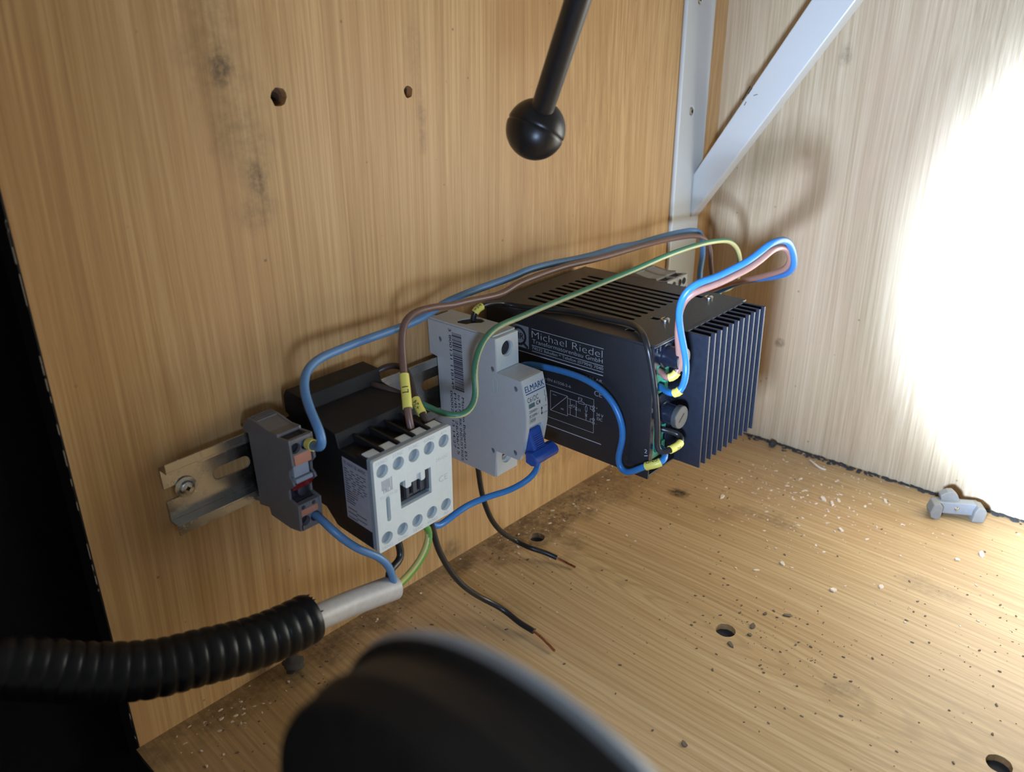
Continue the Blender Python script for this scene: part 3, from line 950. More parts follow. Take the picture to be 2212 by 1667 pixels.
for a, b, wd in (((40.4, 29.75), (89.3, 29.75), 0.28), ((40.5, 20.2), (89.3, 20.2), 0.28), ((40.5, 16.8), (89.3, 16.8), 0.28), ((10.0, 14.7), (89.3, 14.9), 0.5),
                 ((30.0, -0.3), (83.6, -0.3), 0.22), ((83.6, -0.3), (83.6, -20.2), 0.22), ((30.0, -20.4), (83.6, -20.2), 0.22), ((10.0, -25.8), (88.9, -25.4), 0.5),
                 ((53.6, -3.5), (65.8, -3.6), 0.25), ((65.8, -3.6), (65.8, -15.5), 0.25), ((53.6, -15.5), (65.8, -15.5), 0.25), ((53.6, -3.5), (53.6, -15.5), 0.25), ((53.6, -15.5), (65.8, -3.6), 0.25),
                 ((65.8, -4.7), (73.4, -4.7), 0.22), ((77.2, -4.7), (83.0, -4.7), 0.22), ((65.8, -14.2), (83.0, -14.2), 0.22), ((67.7, -4.7), (67.7, -8.8), 0.25), ((67.7, -9.8), (67.7, -14.2), 0.25),
                 ((66.6, -8.8), (68.8, -8.8), 0.25), ((66.6, -9.8), (68.8, -9.8), 0.25), ((71.8, -4.7), (71.8, -14.2), 0.25), ((78.6, -4.7), (78.6, -6.0), 0.25), ((78.6, -8.6), (78.6, -14.2), 0.25),
                 ((73.4, -4.1), (77.2, -4.1), 0.22), ((73.4, -5.3), (77.2, -5.3), 0.22), ((73.4, -4.1), (73.4, -5.3), 0.22), ((77.2, -4.1), (77.2, -5.3), 0.22),
                 ((78.0, -6.0), (78.0, -8.6), 0.22), ((79.2, -6.0), (79.2, -8.6), 0.22), ((78.0, -6.0), (79.2, -6.0), 0.22), ((78.0, -8.6), (79.2, -8.6), 0.22),
                 ((71.0, -8.4), (72.6, -8.4), 0.22), ((71.0, -10.0), (72.6, -10.0), 0.22), ((71.0, -10.0), (71.8, -8.4), 0.2), ((72.6, -10.0), (71.8, -8.4), 0.2),
                 ((73.6, -8.6), (73.6, -10.2), 0.2), ((74.6, -8.6), (74.6, -10.2), 0.2), ((77.8, -10.2), (78.6, -11.6), 0.2), ((79.4, -10.2), (78.6, -11.6), 0.2), ((77.8, -11.6), (79.4, -11.6), 0.2),
                 ((81.4, -4.7), (81.4, -6.6), 0.22), ((81.4, -6.6), (83.0, -6.6), 0.22), ((81.4, -14.2), (81.4, -12.2), 0.22), ((81.4, -12.2), (83.0, -12.2), 0.22)):
    wp.append(stroke(q(*a), q(*b), wd, NX))
for w, v in ((83.5, -4.8), (83.5, -6.7), (83.5, -12.1), (83.5, -14.2)):
    vs, fs = plate(circle(w, v, 0.85, 16), [circle(w, v, 0.58, 16)], QX, QX + 0.02, YZ)
    wp.append((vs, fs))
make('side_print', join(*wp), 'psu_print', ps, recalc=False)
vs = [(QX, -23.0, 30.2), (QX, -38.3, 30.2), (QX, -38.3, 17.2), (QX, -23.0, 17.2)]
lgq = make('logo', (vs, [(0, 1, 2, 3)]), 'logo_grey', ps, recalc=False)
make('logo_ring', join(plate(circle(31.0, 23.6, 5.6, 28), [circle(31.0, 23.6, 4.1, 28)], QX - 0.05, QX - 0.02, YZ), stroke((QX - 0.04, -34.0, 20.2), (QX - 0.04, -37.6, 17.6), 1.6, NX), ), 'ink_black', lgq, recalc=False)
make('logo_letter', text('MR', (QX - 0.05, -31.0, 21.9), RD, EZ, 3.6, 7.0, 'C', 0.2), 'ink_black', lgq, recalc=False)
make('front_print', join(text('F1', (5.0, -118.7, 33.6), EX, EZ, 2.6, 3.4, 'C', 0.15), text('1', (2.2, -118.7, 15.8), EX, EZ, 2.4, None, 'C', 0.1), text('F2', (3.2, -118.7, 2.0), EX, EZ, 2.6, 3.4, 'C', 0.15)), 'psu_print', ps, recalc=False)
make('corner_print', join(text('2', (QX - 0.3, -118.0, -20.6), RD, EZ, 2.2, None, 'R', 0.15), stroke((QX - 0.3, -116.6, -22.4), (QX - 0.3, -118.6, -21.6), 0.4, NX)), 'psu_print', ps, recalc=False)

# ---------------------------------------------------------------- wires: centre lines in world mm
WIRES = {
    'blue_feed': [[-409.1,-36.0,141.0],[-408.0,-44.0,141.2],[-409.5,-54.0,143.2],[-409.7,-57.0,146.2],[-409.3,-55.0,151.3],[-407.2,-47.0,156.5],[-403.7,-38.0,163.3],[-397.9,-32.0,167.9],[-388.3,-28.0,170.1],[-375.6,-26.0,170.5],[-362.3,-24.0,170.5],[-341.1,-22.0,170.3],[-323.9,-21.0,171.1],[-307.1,-22.0,175.9],[-294.9,-23.0,177.9],[-278.5,-24.0,179.3],[-256.5,-24.0,180.3],[-244.9,-24.0,181.6],[-224.8,-24.0,181.3],[-198.8,-24.0,179.8],[-175.5,-24.0,179.4],[-158.3,-24.0,179.6],[-139.1,-25.0,178.6],[-106.3,-27.0,179.3],[-78.2,-30.0,178.5],[-73.4,-34.0,176.6],[-77.0,-38.0,171.6],[-81.9,-42.0,164.0],[-83.9,-42.0,152.8],[-88.8,-46.0,138.2],[-98.3,-52.0,121.8],[-105.2,-52.0,117.6],[-107.2,-38.0,117.6]],
    'brown_feed': [[-363.7,-60.0,129.6],[-364.0,-58.0,139.6],[-363.1,-56.0,144.2],[-358.6,-50.0,151.3],[-354.3,-44.0,158.7],[-351.2,-40.0,166.0],[-348.3,-37.0,173.2],[-344.8,-36.0,178.9],[-338.7,-36.0,181.5],[-327.5,-36.0,181.3],[-315.3,-36.0,179.6],[-303.2,-35.0,178.6],[-288.8,-34.0,177.2],[-276.6,-34.0,176.9],[-262.7,-33.0,179.2],[-251.3,-33.0,180.0],[-236.4,-32.0,180.3],[-217.7,-32.0,180.5],[-191.0,-32.0,179.4],[-167.1,-32.0,179.1],[-140.4,-33.0,179.4],[-111.6,-34.0,178.7],[-84.9,-36.0,176.8],[-74.5,-39.0,172.9],[-71.5,-42.0,165.3],[-73.3,-44.0,156.1],[-75.0,-48.0,142.6],[-88.5,-53.0,126.2],[-104.3,-56.0,119.7],[-113.2,-53.0,117.4],[-114.7,-38.0,117.3]],
    'earth_feed': [[-342.6,-42.0,137.1],[-340.3,-47.0,135.3],[-338.3,-53.0,133.8],[-335.4,-58.0,133.4],[-331.1,-60.0,133.7],[-325.7,-60.0,136.6],[-322.6,-59.0,142.1],[-321.3,-57.0,150.4],[-318.1,-55.0,156.2],[-312.8,-53.0,161.4],[-306.1,-52.0,165.7],[-296.6,-51.0,167.7],[-281.6,-50.0,168.0],[-263.3,-50.0,169.1],[-239.8,-50.0,170.2],[-215.7,-54.0,173.5],[-192.7,-60.0,177.8],[-168.2,-66.0,182.6],[-145.5,-71.0,185.2],[-123.9,-73.0,184.8],[-103.7,-72.0,181.2],[-85.7,-69.0,172.9],[-74.1,-66.0,163.0],[-65.2,-62.0,150.9],[-63.2,-59.0,142.6],[-69.4,-57.0,139.3],[-80.1,-56.0,139.6],[-82.5,-54.0,126.3],[-104.4,-58.0,123.7],[-119.2,-53.0,118.2],[-121.7,-38.0,117.1]],
    'blue_loop': [[-248.9,-112.0,138.2],[-251.9,-120.0,139.1],[-256.1,-125.0,139.7],[-259.1,-131.0,141.4],[-258.4,-134.0,142.9],[-255.2,-134.0,147.0],[-252.8,-133.0,153.3],[-253.4,-132.0,160.4],[-255.3,-131.0,167.6],[-258.5,-131.0,175.3],[-262.0,-132.0,183.2],[-263.9,-134.0,190.6],[-262.4,-136.0,195.2],[-258.7,-139.0,198.0],[-249.7,-142.0,199.1],[-240.7,-145.0,201.5],[-233.5,-148.0,203.9],[-224.5,-150.0,207.2],[-219.2,-152.0,210.6],[-208.8,-153.0,211.1],[-200.0,-153.0,208.2],[-188.1,-151.0,200.4],[-176.5,-147.0,191.2],[-164.7,-139.0,183.7],[-148.8,-125.0,176.1],[-125.4,-104.0,166.2],[-100.7,-80.0,154.5],[-99.0,-62.0,143.8],[-105.9,-50.0,141.6],[-107.9,-38.0,141.6]],
    'brown_loop': [[-249.2,-112.0,147.2],[-252.2,-120.0,147.1],[-255.4,-123.0,146.3],[-253.5,-126.0,146.5],[-252.0,-128.0,149.3],[-251.0,-128.0,153.8],[-252.8,-128.0,161.6],[-254.8,-128.0,169.1],[-256.7,-129.0,177.9],[-258.3,-131.0,185.9],[-258.3,-134.0,190.9],[-254.4,-137.0,193.0],[-247.1,-141.0,194.9],[-235.7,-144.0,197.2],[-226.2,-147.0,199.9],[-216.9,-149.0,203.4],[-211.0,-150.0,206.1],[-199.9,-150.0,205.7],[-189.8,-149.0,201.5],[-179.7,-146.0,194.8],[-168.5,-139.0,187.0],[-149.9,-122.0,177.1],[-125.4,-98.0,164.9],[-105.6,-76.0,154.1],[-104.1,-60.0,145.7],[-113.0,-49.0,142.4],[-115.4,-38.0,141.3]],
    'black_supply': [[-289.3,-25.0,151.9],[-289.6,-25.0,159.9],[-289.7,-24.6,164.0],[-289.3,-25.7,167.8],[-286.9,-26.4,169.9],[-281.9,-26.4,170.3],[-273.9,-24.8,168.9],[-265.8,-23.7,166.9],[-260.7,-27.6,165.4],[-256.9,-37.9,165.3],[-251.6,-49.9,165.5],[-247.6,-62.7,165.6],[-247.6,-75.0,165.6],[-246.4,-86.0,165.7],[-246.7,-95.5,166.1],[-250.9,-103.4,166.1],[-259.8,-112.4,166.6],[-262.5,-116.6,162.6],[-262.2,-118.8,154.8],[-261.8,-121.2,144.3],[-261.4,-123.2,131.2],[-260.9,-124.4,118.7],[-260.6,-124.4,111.6],[-260.5,-126.0,108.2],[-258.5,-128.5,108.6],[-253.2,-130.0,109.3],[-247.1,-130.0,109.4],[-242.1,-128.0,110.1],[-241.9,-125.0,111.7],[-244.8,-122.0,113.1],[-247.7,-118.0,114.2],[-247.2,-112.0,114.2]],
    'blue_return': [[-247.8,-112.0,104.2],[-248.3,-119.0,104.2],[-251.8,-124.0,104.7],[-255.5,-127.0,103.5],[-259.3,-126.8,102.2],[-261.3,-123.7,100.9],[-262.2,-119.8,99.0],[-263.1,-114.1,94.6],[-263.5,-108.8,91.4],[-263.5,-104.9,93.1],[-263.7,-103.6,98.1],[-263.9,-105.3,106.4],[-264.2,-106.2,114.0],[-264.4,-104.3,121.3],[-264.6,-100.6,127.7],[-264.7,-94.6,132.8],[-264.8,-86.3,136.2],[-264.9,-75.7,137.7],[-265.9,-63.9,138.1],[-267.9,-52.6,138.1],[-270.9,-45.3,138.2],[-273.8,-40.1,133.8],[-275.4,-39.0,120.3],[-275.9,-44.6,105.2],[-276.6,-53.8,95.7],[-278.4,-61.5,90.5],[-282.3,-64.9,87.6],[-287.2,-64.8,83.0],[-293.1,-61.7,79.2],[-301.0,-58.8,77.4],[-311.1,-56.4,77.8],[-322.0,-53.5,77.1],[-332.0,-53.4,76.6],[-341.0,-52.4,73.9],[-346.9,-53.0,74.3],[-353.2,-53.0,81.9],[-354.6,-53.0,93.9]],
    'loose_A': [[-290.4,-25.0,87.9],[-289.8,-25.0,80.7],[-288.6,-25.0,71.2],[-287.7,-26.0,58.9],[-285.2,-27.0,47.3],[-279.6,-27.0,34.5],[-269.4,-26.0,20.9],[-257.9,-26.0,9.8],[-256.9,-36.7,9.0],[-251.2,-43.3,6.0],[-246.7,-52.8,2.6],[-245.7,-64.1,1.6]],
    'loose_B': [[-356.6,-58.0,93.8],[-353.2,-56.0,81.9],[-350.7,-55.0,73.7],[-349.5,-56.0,65.3],[-345.9,-56.0,55.7],[-340.0,-56.0,43.4],[-332.3,-57.0,31.4],[-318.9,-55.4,16.0],[-312.6,-59.9,10.0],[-309.3,-65.6,6.0],[-309.5,-76.2,4.0],[-308.3,-87.0,2.6],[-311.4,-101.9,1.6]],
    'core_blue': [[-407.9,-36.0,104.9],[-407.2,-42.0,104.5],[-408.0,-47.0,104.7],[-407.0,-52.0,101.7],[-403.2,-56.0,95.6],[-396.6,-58.0,88.0],[-390.2,-60.0,82.7],[-385.3,-61.0,76.3],[-382.7,-61.0,68.9],[-381.6,-60.0,62.0],[-384.3,-58.0,56.4]],
    'core_black': [[-372.1,-52.0,93.3],[-370.9,-52.0,77.0],[-370.3,-53.0,71.9],[-371.7,-54.0,68.5],[-375.6,-55.0,67.7],[-380.1,-56.0,67.7],[-382.3,-57.0,64.6],[-381.5,-58.0,59.4],[-382.5,-57.0,54.9]],
    'core_earth': [[-362.6,-54.0,93.6],[-358.3,-55.0,84.8],[-354.1,-56.0,76.4],[-356.2,-57.0,71.9],[-360.2,-58.0,67.6],[-365.2,-58.0,63.4],[-371.4,-58.0,60.0],[-377.4,-58.0,58.2],[-383.2,-58.0,56.1]],
    'sheath': [[-379.9,-58.0,58.5],[-394.5,-59.0,62.2],[-408.1,-60.0,65.6],[-421.5,-62.0,69.1],[-431.7,-63.5,71.6],[-445.1,-64.0,74.4],[-460.8,-63.0,77.4]],
    'conduit': [[-429.1,-64.0,73.4],[-445.0,-64.0,74.8],[-460.8,-63.0,77.4],[-476.6,-61.0,81.3],[-491.0,-58.0,84.1],[-503.8,-54.0,88.3],[-514.2,-50.0,92.8],[-523.8,-46.0,98.3],[-534.3,-42.0,103.9],[-543.5,-38.0,106.7],[-555.1,-34.0,108.3]],
    'jumper': [[-354.7,-60.0,129.9],[-354.4,-58.0,136.9],[-353.2,-53.0,141.0],[-350.9,-47.0,144.0],[-347.1,-40.0,148.4],[-343.2,-33.0,151.8],[-341.5,-27.0,152.6],[-344.1,-22.0,152.8],[-348.9,-18.0,150.3],[-354.8,-18.0,147.7],[-357.5,-22.0,146.9],[-355.3,-28.0,146.2],[-351.8,-34.0,144.4],[-348.5,-40.0,141.6]],
}


def arc_slice(path, s0, s1):
    out, s = [], 0.0
    for k, p in enumerate(path):
        if k:
            s += (p - path[k - 1]).length
        if s0 <= s <= s1:
            out.append(p)
    return out


def arc_len(path):
    return sum((path[i + 1] - path[i]).length for i in range(len(path) - 1))


def nearest_s(path, pt):
    best, s, bs = 1e9, 0.0, 0.0
    for k, p in enumerate(path):
        if k:
            s += (p - path[k - 1]).length
        d = (p - Vector(pt)).length
        if d < best:
            best, bs = d, s
    return bs


STRIPE_UP = down * -0.8 - right * 0.6
SEEN_FROM = Vector((-0.62, -0.56, 0.55))


def sleeve(parent, path, s0, s1, r, word=None, turn=0.0, h=2.0, gap=1.0):
    """yellow marker sleeve slid on a wire, with its printed characters wrapped round it"""
    seg = arc_slice(path, s0, s1)
    o_v, o_f, _ = tube(seg, r, 20, cap=False)
    i_v, i_f, _ = tube(seg, r - 0.35, 20, cap=False)
    n, m = len(o_v), len(seg)
    F = list(o_f) + [tuple(i + n for i in f) for f in i_f]
    for e in (0, m - 1):
        for i in range(20):
            j = (i + 1) % 20
            F.append((e * 20 + i, e * 20 + j, n + e * 20 + j, n + e * 20 + i))
    sl = make('marker_sleeve', (o_v + i_v, F), 'sleeve_yellow', parent, smooth=True)
    if word:
        T, _ = frames(seg)
        cum = [0.0]
        for i in range(1, len(seg)):
            cum.append(cum[-1] + (seg[i] - seg[i - 1]).length)
        vs, fs = text_flat(word)
        tb = bmesh.new()
        tv = [tb.verts.new((x, y, 0)) for x, y in vs]
        for f in fs:
            try:
                tb.faces.new([tv[i] for i in f])
            except ValueError:
                pass
        bmesh.ops.triangulate(tb, faces=tb.faces)
        bmesh.ops.subdivide_edges(tb, edges=tb.edges, cuts=4, use_grid_fill=True)
        tb.verts.index_update()
        vs = [(v.co.x, v.co.y) for v in tb.verts]
        fs = [tuple(v.index for v in f.verts) for f in tb.faces]
        tb.free()
        x0, x1 = min(p[0] for p in vs), max(p[0] for p in vs)
        mid = cum[-1] / 2
        V = []
        for x, y in vs:
            s = mid + (x - (x0 + x1) / 2) * h * gap
            k = max(0, min(len(seg) - 2, next((i for i in range(len(cum) - 1) if cum[i + 1] >= s), len(seg) - 2)))
            f = (s - cum[k]) / max(1e-6, cum[k + 1] - cum[k])
            p = seg[k].lerp(seg[k + 1], f)
            t = T[k]
            nn = (SEEN_FROM - t * SEEN_FROM.dot(t)).normalized()
            bb = nn.cross(t)
            a = (y - 0.5) * h / r + turn
            V.append(tuple(p + (nn * math.cos(a) + bb * math.sin(a)) * (r + 0.09)))
        make('lettering', (V, fs), 'ink_black', sl, recalc=False)
    return sl


def wire(name, label, key, r, mat, step=2.0, twist=0.0, group=None, copper=0.0, sleeves=()):
    """one insulated conductor; label, sleeves and bare end belong to it"""
    path = smooth_path(WIRES[key], step)
    base = Vector(WIRES[key][0])
    root = thing(name, label, 'wire', (0, 0, 0), group=group)
    tot = arc_len(path)
    ins = path
    if copper:
        ins = arc_slice(path, 0, tot - copper)
        cv, cf, _ = tube(arc_slice(path, tot - copper - 3, tot), 0.72, 10)
        make('copper_end', (cv, cf), 'copper', root, smooth=True)
    v, f, uv = tube(ins, r, 14, twist=twist, ref=STRIPE_UP)
    make('insulation', (v, f), mat, root, smooth=True, uvs=uv if twist is not None and MATS[mat].name.startswith('wire_earth') else None, recalc=False)
    for pt, half, word, turn, h in sleeves:
        s = nearest_s(path, pt)
        sleeve(root, path, s - half, s + half, r + 0.55, word, turn, h)
    return root


def dv(u, v, w):
    return dev(u, v, w)


wire('wire', 'slate blue wire arching from the dark grey terminal block to behind the power supply', 'blue_feed', 2.0, 'wire_slate_blue', sleeves=[(dv(46.4, 21.2, 45.5), 2.6, None, 0, 1)])
wire('wire', 'brown wire with a long L1 sleeve rising from the contactor', 'brown_feed', 1.75, 'wire_brown', sleeves=[(dv(96.2, 29.0, 50.4), 10.2, 'L1', 0.0, 3.0)])
wire('wire', 'green and yellow wire curving over the circuit breaker and the power supply lid', 'earth_feed', 1.6, 'wire_earth')
wire('wire', 'bright blue wire looping out toward the side panel from the upper supply terminal', 'blue_loop', 1.65, 'wire_bright_blue', sleeves=[(dv(196.2, 16.8, 132.2), 3.6, None, 0, 1)])
wire('wire', 'brown wire in a lit pinkish tone running inside the blue loop from the upper supply terminal', 'brown_loop', 1.6, 'wire_brown_lit', sleeves=[(dv(203.5, 22.2, 126.4), 3.4, None, 0, 1)])
wire('wire', 'glossy black wire from breaker top across the supply lid and down its corner', 'black_supply', 1.55, 'wire_black', sleeves=[(dv(169.5, 46.0, 26.0), 4.2, '+24', 0.2, 1.6), (dv(203.5, -16.0, 130.0), 5.4, '24', -0.75, 1.7)])
wire('wire', 'bright blue wire with a GND sleeve along the printed supply side', 'blue_return', 1.7, 'wire_bright_blue', sleeves=[(dv(193.0, -23.8, 124.0), 5.4, 'GND', -0.85, 1.8)])
wire('wire', 'loose black wire hanging below the circuit breaker, bare copper end on the floor', 'loose_A', 1.6, 'wire_black', copper=13.5)
wire('wire', 'loose black wire hanging below the contactor, bare copper end on the floor', 'loose_B', 1.6, 'wire_black', copper=17.5)
wire('wire', 'dark brown jumper with a yellow +24 sleeve looping behind the contactor top', 'jumper', 1.6, 'wire_dark_brown', sleeves=[(dv(102.4, 19.6, 52.0), 5.4, '+24', 0.2, 2.2)])

# cable: grey sheath with three cores
cable = thing('cable', 'grey sheathed cable with blue, black and green-yellow cores', 'cable')
sp_ = smooth_path(WIRES['sheath'], 2.0)
n_ = len(sp_)
sv, sf, _ = tube(sp_, lambda s: 6.1 - 0.5 * min(1.0, s / 60.0), 28)
make('sheath', (sv, sf), 'sheath_grey', cable, smooth=True)
for key, mat, r, lab in (('core_blue', 'wire_slate_blue', 1.85, 'blue core'), ('core_black', 'wire_black', 1.85, 'black core'), ('core_earth', 'wire_earth_core', 1.85, 'green and yellow core')):
    pth = smooth_path(WIRES[key], 2.0)
    v, f, uv = tube(pth, r, 14, ref=STRIPE_UP)
    o = make('core', (v, f), mat, cable, smooth=True, uvs=uv if 'earth' in mat else None, recalc=False)
    o['label'] = lab

# corrugated conduit
cd = thing('conduit', 'black corrugated conduit with a ragged cut end around the grey cable', 'conduit')
cp = smooth_path(WIRES['conduit'], 0.7)


def rib(s):
    ph = (s % 5.3) / 5.3
    return 10.15 + 0.65 * (1 - abs(2 * ph - 1) ** 3) * min(1.0, s / 4.0 + 0.4)


ov, of, _ = tube(cp, rib, 36, cap=False)
iv, if_, _ = tube(cp[:70], 8.8, 36, cap=False)
n0 = len(ov)
rim = [(i, (i + 1) % 36, n0 + (i + 1) % 36, n0 + i) for i in range(36)]
make('corrugated_tube', (ov + iv, of + [tuple(i + n0 for i in f) for f in if_] + rim), 'conduit_black', cd, smooth=True, angle=70)
T_, N_ = frames(cp)
rg = []
rr = random.Random(11)
for i in range(22):
    a = rr.uniform(0, 2 * math.pi)
    b_ = T_[0].cross(N_[0])
    d = N_[0] * math.cos(a) + b_ * math.sin(a)
    tn = N_[0] * -math.sin(a) + b_ * math.cos(a)
    p = cp[0] + d * rr.uniform(8.9, 9.7)
    wv, hv = rr.uniform(0.5, 1.6), rr.uniform(0.6, 2.2)
    rg.append(([tuple(p - tn * wv + T_[0] * 0.5), tuple(p + tn * wv + T_[0] * 0.5), tuple(p - T_[0] * hv + d * rr.uniform(-0.5, 0.7)), tuple(p + d * 0.5 + T_[0] * 0.5)], [(0, 1, 2), (0, 2, 3), (1, 3, 2)]))
make('ragged_rim', join(*rg), 'conduit_black', cd)

# ---------------------------------------------------------------- lever with ball knob
B0 = Vector((-311.2, -86.7, 264.6))
RA = (Vector((-325.3, -118.2, 311.1)) - Vector((-311.2, -86.7, 265.1))).normalized()
lv = thing('lever', 'black lever rod with a ball knob hanging from above', 'lever')
make('rod', lathe(B0, RA, [(6, 4.75), (190, 4.75)], 32), 'rod_black', lv, smooth=True)
prof = []
RB = 12.4
for i in range(49):
    a = math.pi * i / 48
    d, r = -RB * math.cos(a), RB * math.sin(a)
    if abs(d - 0.2) < 0.45:
        r -= 0.5
    prof.append((d, max(0.02, r)))
BA = Vector((right * 0.40 - down * 0.90 - fwd * 0.15)).normalized()
make('ball_knob', lathe(B0, BA, prof, 56), 'knob_black', lv, smooth=True, angle=60)

# ---------------------------------------------------------------- hand lamp in the foreground, seen from behind
lamp = thing('work_lamp', 'large black hand lamp, out of focus, shining at the side panel', 'lamp')
LC = LAMP_POS * 1000.0
RIM = 48.0
make('lamp_body', lathe(LC, LAMP_AXIS, [(-46, 12), (-44, 15), (-30, 17), (-24, 26), (-20, 38), (-17.0, 43.4), (-15.8, 45.4), (-14.4, 46.2), (-10.6, 46.3), (-9.8, 46.8), (-8.6, 46.8), (-7.8, 46.3), (-5.0, 46.4), (-4.2, 46.0), (-3.0, 46.2), (-2.2, 47.2), (-1.2, 47.6)], 96), 'lamp_black', lamp, smooth=True)
make('bezel', lathe(LC, LAMP_AXIS, [(-1.25, 46.0), (-1.2, 47.6), (0.2, 47.9), (1.2, 47.4), (1.6, 46.0), (1.6, 43.0), (-3.0, 42.0)], 96, cap=False), 'lamp_bezel', lamp, smooth=True)
make('reflector', lathe(LC, LAMP_AXIS, [(-2.9, 42.0), (-8, 30), (-12, 12), (-12, 0.1)], 48, cap=False), 'bright_edge', lamp, smooth=True)
hp = LC - LAMP_AXIS * 36
make('handle', (lambda t: (t[0], t[1]))(tube(smooth_path([hp, hp + Vector((-26, -2, -8)), hp + Vector((-60, -6, -22)), hp + Vector((-105, -12, -40))], 3), 14, 24)), 'lamp_black', lamp, smooth=True)


def spot(name, watt, size, blend, radius, off, axis):
    ld = bpy.data.lights.new(name, 'SPOT')
    ld.energy = watt
    ld.color = LAMP_COLOR
    ld.spot_size = math.radians(size)
    ld.spot_blend = blend
    ld.shadow_soft_size = radius
    o = bpy.data.objects.new(name, ld)
    COL.objects.link(o)
    o.location = LAMP_POS + LAMP_AXIS * off
    o.rotation_euler = (-axis).to_track_quat('Z', 'Y').to_euler()
    o.parent = lamp
    return o


spot('lamp_beam', BEAM_W, 48, 1.0, 0.020, 0.006, BEAM_AXIS)
spot('lamp_spill', SPILL_W, 76, 0.75, 0.020, 0.006, SPILL_AXIS)
spot('lamp_halo', HALO_W, 165, 0.5, 0.020, 0.006, SPILL_AXIS)

# ---------------------------------------------------------------- grey rail end clamp lying on the floor
axd = Vector((16.9, -27.2, 0)).normalized()
clamp = thing('rail_end_clamp', 'small grey plastic rail clamp lying on the floor by the side panel', 'clamp', (-26.4, -218.6, 0), (0, 0, math.atan2(axd.y, axd.x)))
make('bar', plate([(-13.5, 3.2), (-13.5, 9.6), (-11, 11.2), (11, 11.6), (14, 10.2), (14, 3.0)], [circle(0.6, 7.0, 1.5, 16)], -1.2, 5.0, XZ), 'clamp_face', clamp, bevel=0.4)
make('jaw', plate([(-17.0, 5.0), (-16.0, 1.2), (-13.2, 0.05), (-10.4, 0.05), (-9.8, 4.0), (-9.6, 9.4), (-11.5, 11.8), (-15.4, 10.8)], [], -5.4, 5.0, XZ), 'clamp_grey', clamp, bevel=0.7)
make('jaw', plate([(9.8, 0.05), (17.4, 0.05), (18.2, 7.8), (16.4, 10.8), (12.2, 11.4), (10.6, 7.4)], [], -5.0, 5.0, XZ), 'clamp_grey', clamp, bevel=0.7)
make('latch', plate([(-9.0, 10.8), (2.8, 11.0), (0.6, 15.6), (-2.4, 18.0), (-6.0, 17.6), (-10.2, 14.6)], [], 2.2, 8.2, XZ), 'clamp_grey', clamp, bevel=0.5)
make('base', box(-14, 15, 4.6, 8.0, 0.05, 10.4), 'clamp_grey', clamp, bevel=0.5)
make('screw', lathe((0.6, -0.6, 7.0), (0, -1, 0), [(-1.2, 1.4), (0.2, 1.4), (0.7, 0.9)], 16), 'screw_steel', clamp, smooth=True)

# ---------------------------------------------------------------- chips, crumbs, fluff
rc = random.Random(21)


def flake(x, y, z, s, el, ang, tilt=0.25):
    """small irregular chip lying on the floor, a few facets thick"""
    n = 6
    ca, sa = math.cos(ang), math.sin(ang)
    bot, topv = [], []
    for i in range(n):
        a = 2 * math.pi * i / n
        px, py = s * el * math.cos(a) * rc.uniform(0.7, 1.2), s * math.sin(a) * rc.uniform(0.6, 1.2)
        gx, gy = px * ca - py * sa, px * sa + py * ca
        h = max(0.0, tilt * s * 0.5 * (1 + math.cos(a)))
        bot.append((x + gx, y + gy, z + h * 0.6))
        topv.append((x + gx * 0.85, y + gy * 0.85, z + h + s * 0.35))
    F = [tuple(reversed(range(n))), tuple(range(n, 2 * n))] + [(i, (i + 1) % n, n + (i + 1) % n, n + i) for i in range(n)]
    return bot + topv, F


big = [(-62, -143, 2.0, 1.8, 0.9), (-64, -150, 1.7, 2.1, 0.4), (-57, -152, 1.3, 2.4, 0.6), (-107, -88, 1.6, 2.0, 0.2), (-93, -168, 1.5, 1.9, 1.1), (-155, -156, 1.5, 1.6, 0.8),
       (-160, -190, 1.9, 1.5, 2.6), (-138, -210, 1.6, 1.3, 0.1), (-62, -245, 2.0, 1.7, 0.3), (-78, -235, 1.5, 1.4, 1.9), (-36, -177, 1.6, 1.9, 0.5)]
for x, y, s, el, an in big:
    o = make('wood_chip', flake(0, 0, 0.02, s, el, 0), 'chip_pale')
    o.location = (x * MM, y * MM, 0)
    o.rotation_euler = (0, 0, an)
    tag(o, 'pale wood chip on the floor nearest to the heatsink' if x == -107 else 'large pale wood chip lying loose on the open plywood floor', 'wood chip', 'large pale wood chips on the floor')
cs = [Vector((-13 - 7 * math.sin(0.25 * k), -112 - 1.9 * k, 0.9 + 0.5 * math.sin(0.6 * k))) for k in range(9)]
cv_, cf_, _ = tube(smooth_path(cs, 0.8), 0.75, 8)
tag(make('wood_shaving', (cv_, cf_), 'chip_pale', smooth=True), 'curled pinkish wood shaving near the foot of the side panel', 'wood shaving')

HOLES = [(x, y) for x, y, r in fh]


def clear(x, y):
    return all((x - a) ** 2 + (y - b) ** 2 > 49 for a, b in HOLES) and not (-46 < x < -6 and -240 < y < -198)


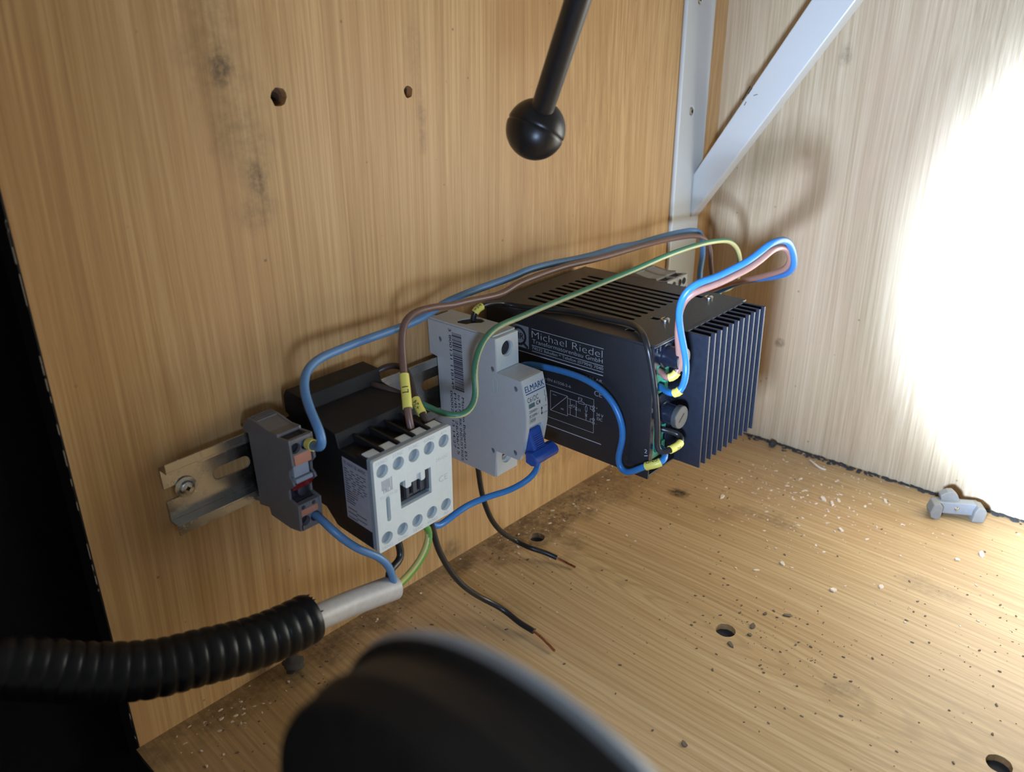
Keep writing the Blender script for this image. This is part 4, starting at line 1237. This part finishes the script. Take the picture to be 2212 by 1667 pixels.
fl_ = []
for i in range(520):
    k = rc.random()
    if k < 0.45:
        x, y = rc.gauss(-70, 38), rc.gauss(-135, 38)
    elif k < 0.7:
        x, y = rc.uniform(-200, -3), rc.uniform(-300, -40)
    elif k < 0.85:
        x, y = rc.uniform(-260, -60), -abs(rc.gauss(0, 22)) - 2
    elif k < 0.93:
        x, y = rc.uniform(-480, -260), -rc.uniform(2, 90)
    else:
        x, y = rc.gauss(-452, 12), rc.gauss(-14, 7)
    if not (-485 < x < -3 and -600 < y < -2) or not clear(x, y):
        continue
    fl_.append(flake(x, y, 0.02, rc.choice((0.25, 0.3, 0.4, 0.5, 0.75)) * (1.0 if k > 0.1 else 1.25), rc.uniform(1.0, 2.4), rc.uniform(0, 6.28)))
tag(make('sawdust', join(*fl_), 'chip_pale'), 'pale sawdust and small shavings scattered over the floor', 'sawdust', kind='stuff')
cr = []
for i in range(760):
    k = rc.random()
    if k < 0.45:
        x, y = rc.uniform(-480, -5), rc.uniform(-320, -3)
    elif k < 0.75:
        x, y = rc.uniform(-470, -90), -abs(rc.gauss(0, 30)) - 2
    elif k < 0.9:
        x, y = rc.gauss(-222, 22), rc.gauss(-190, 32)
    else:
        x, y = rc.gauss(-150, 40), rc.gauss(-280, 30)
    if not (-485 < x < -3 and -600 < y < -2) or not clear(x, y):
        continue
    cr.append(flake(x, y, 0.02, rc.choice((0.22, 0.26, 0.34, 0.45, 0.65)), rc.uniform(1.0, 2.0), rc.uniform(0, 6.28)))
for x, y, s, el, an in ((-222, -170, 1.6, 1.8, 0.3), (-243, -168, 1.3, 2.4, 1.0), (-229, -172, 1.3, 1.3, 2), (-200, -180, 1.3, 2.6, 2.2), (-207, -170, 1.2, 1.3, 0), (-340, -150, 1.6, 1.6, 0), (-318, -185, 1.5, 1.4, 1)):
    cr.append(flake(x, y, 0.02, s, el, an))
tag(make('crumbs', join(*cr), 'crumb_dark'), 'dark crumbs of dirt scattered over the plywood floor', 'crumbs', kind='stuff')
# grime swept against the side panel
gr = []
for i in range(420):
    y = -rc.uniform(30, 262)
    wgt = 4.0 + 4.5 * math.exp(-((y + 128) / 26) ** 2) + 3.0 * math.exp(-((y + 70) / 30) ** 2)
    x = -abs(rc.gauss(0, 0.45)) * wgt - 0.4
    gr.append(flake(x - 0.6, y, 0.02, rc.uniform(0.6, 1.5), rc.uniform(1.0, 2.2), rc.gauss(1.57, 0.5)))
gm = [x for x in gr if max(p[0] for p in x[0]) < -0.03]
tag(make('grime', join(*gm), 'dust_dark'), 'dark grey grime packed along the foot of the side panel', 'dirt', kind='stuff')


def lump(name, x, y, r, mat, label, cat, flat=0.6, seed=1):
    bm = bmesh.new()
    bmesh.ops.create_icosphere(bm, subdivisions=3, radius=1.0)
    q_ = random.Random(seed)
    ph = [q_.uniform(0, 6.28) for _ in range(9)]
    for v in bm.verts:
        c = v.co.copy()
        k = 1 + 0.16 * math.sin(3.1 * c.x + ph[0]) * math.sin(4 * c.y + ph[1]) + 0.13 * math.sin(7 * c.z + ph[2] + 3 * c.x) + 0.09 * math.sin(11 * c.x + ph[3]) * math.sin(9 * c.y + ph[4])
        v.co = c * k
    lo = min(v.co.z for v in bm.verts)
    V = [(v.co.x * r, v.co.y * r, (v.co.z - lo) * r * flat + 0.02) for v in bm.verts]
    F = [tuple(v.index for v in f.verts) for f in bm.faces]
    bm.free()
    o = make(name, (V, F), mat, smooth=True, angle=80)
    o.location = (x * MM, y * MM, 0)
    return tag(o, label, cat)


lump('dust_ball', -412, -11.0, 5.2, 'fluff', 'dark ball of dust on the floor under the conduit', 'dust ball', 0.8, 4)
lump('dust_ball', -9.5, -79.0, 3.2, 'dust_dark', 'small grey dust ball on the floor beside the heatsink', 'dust ball', 0.7, 9)
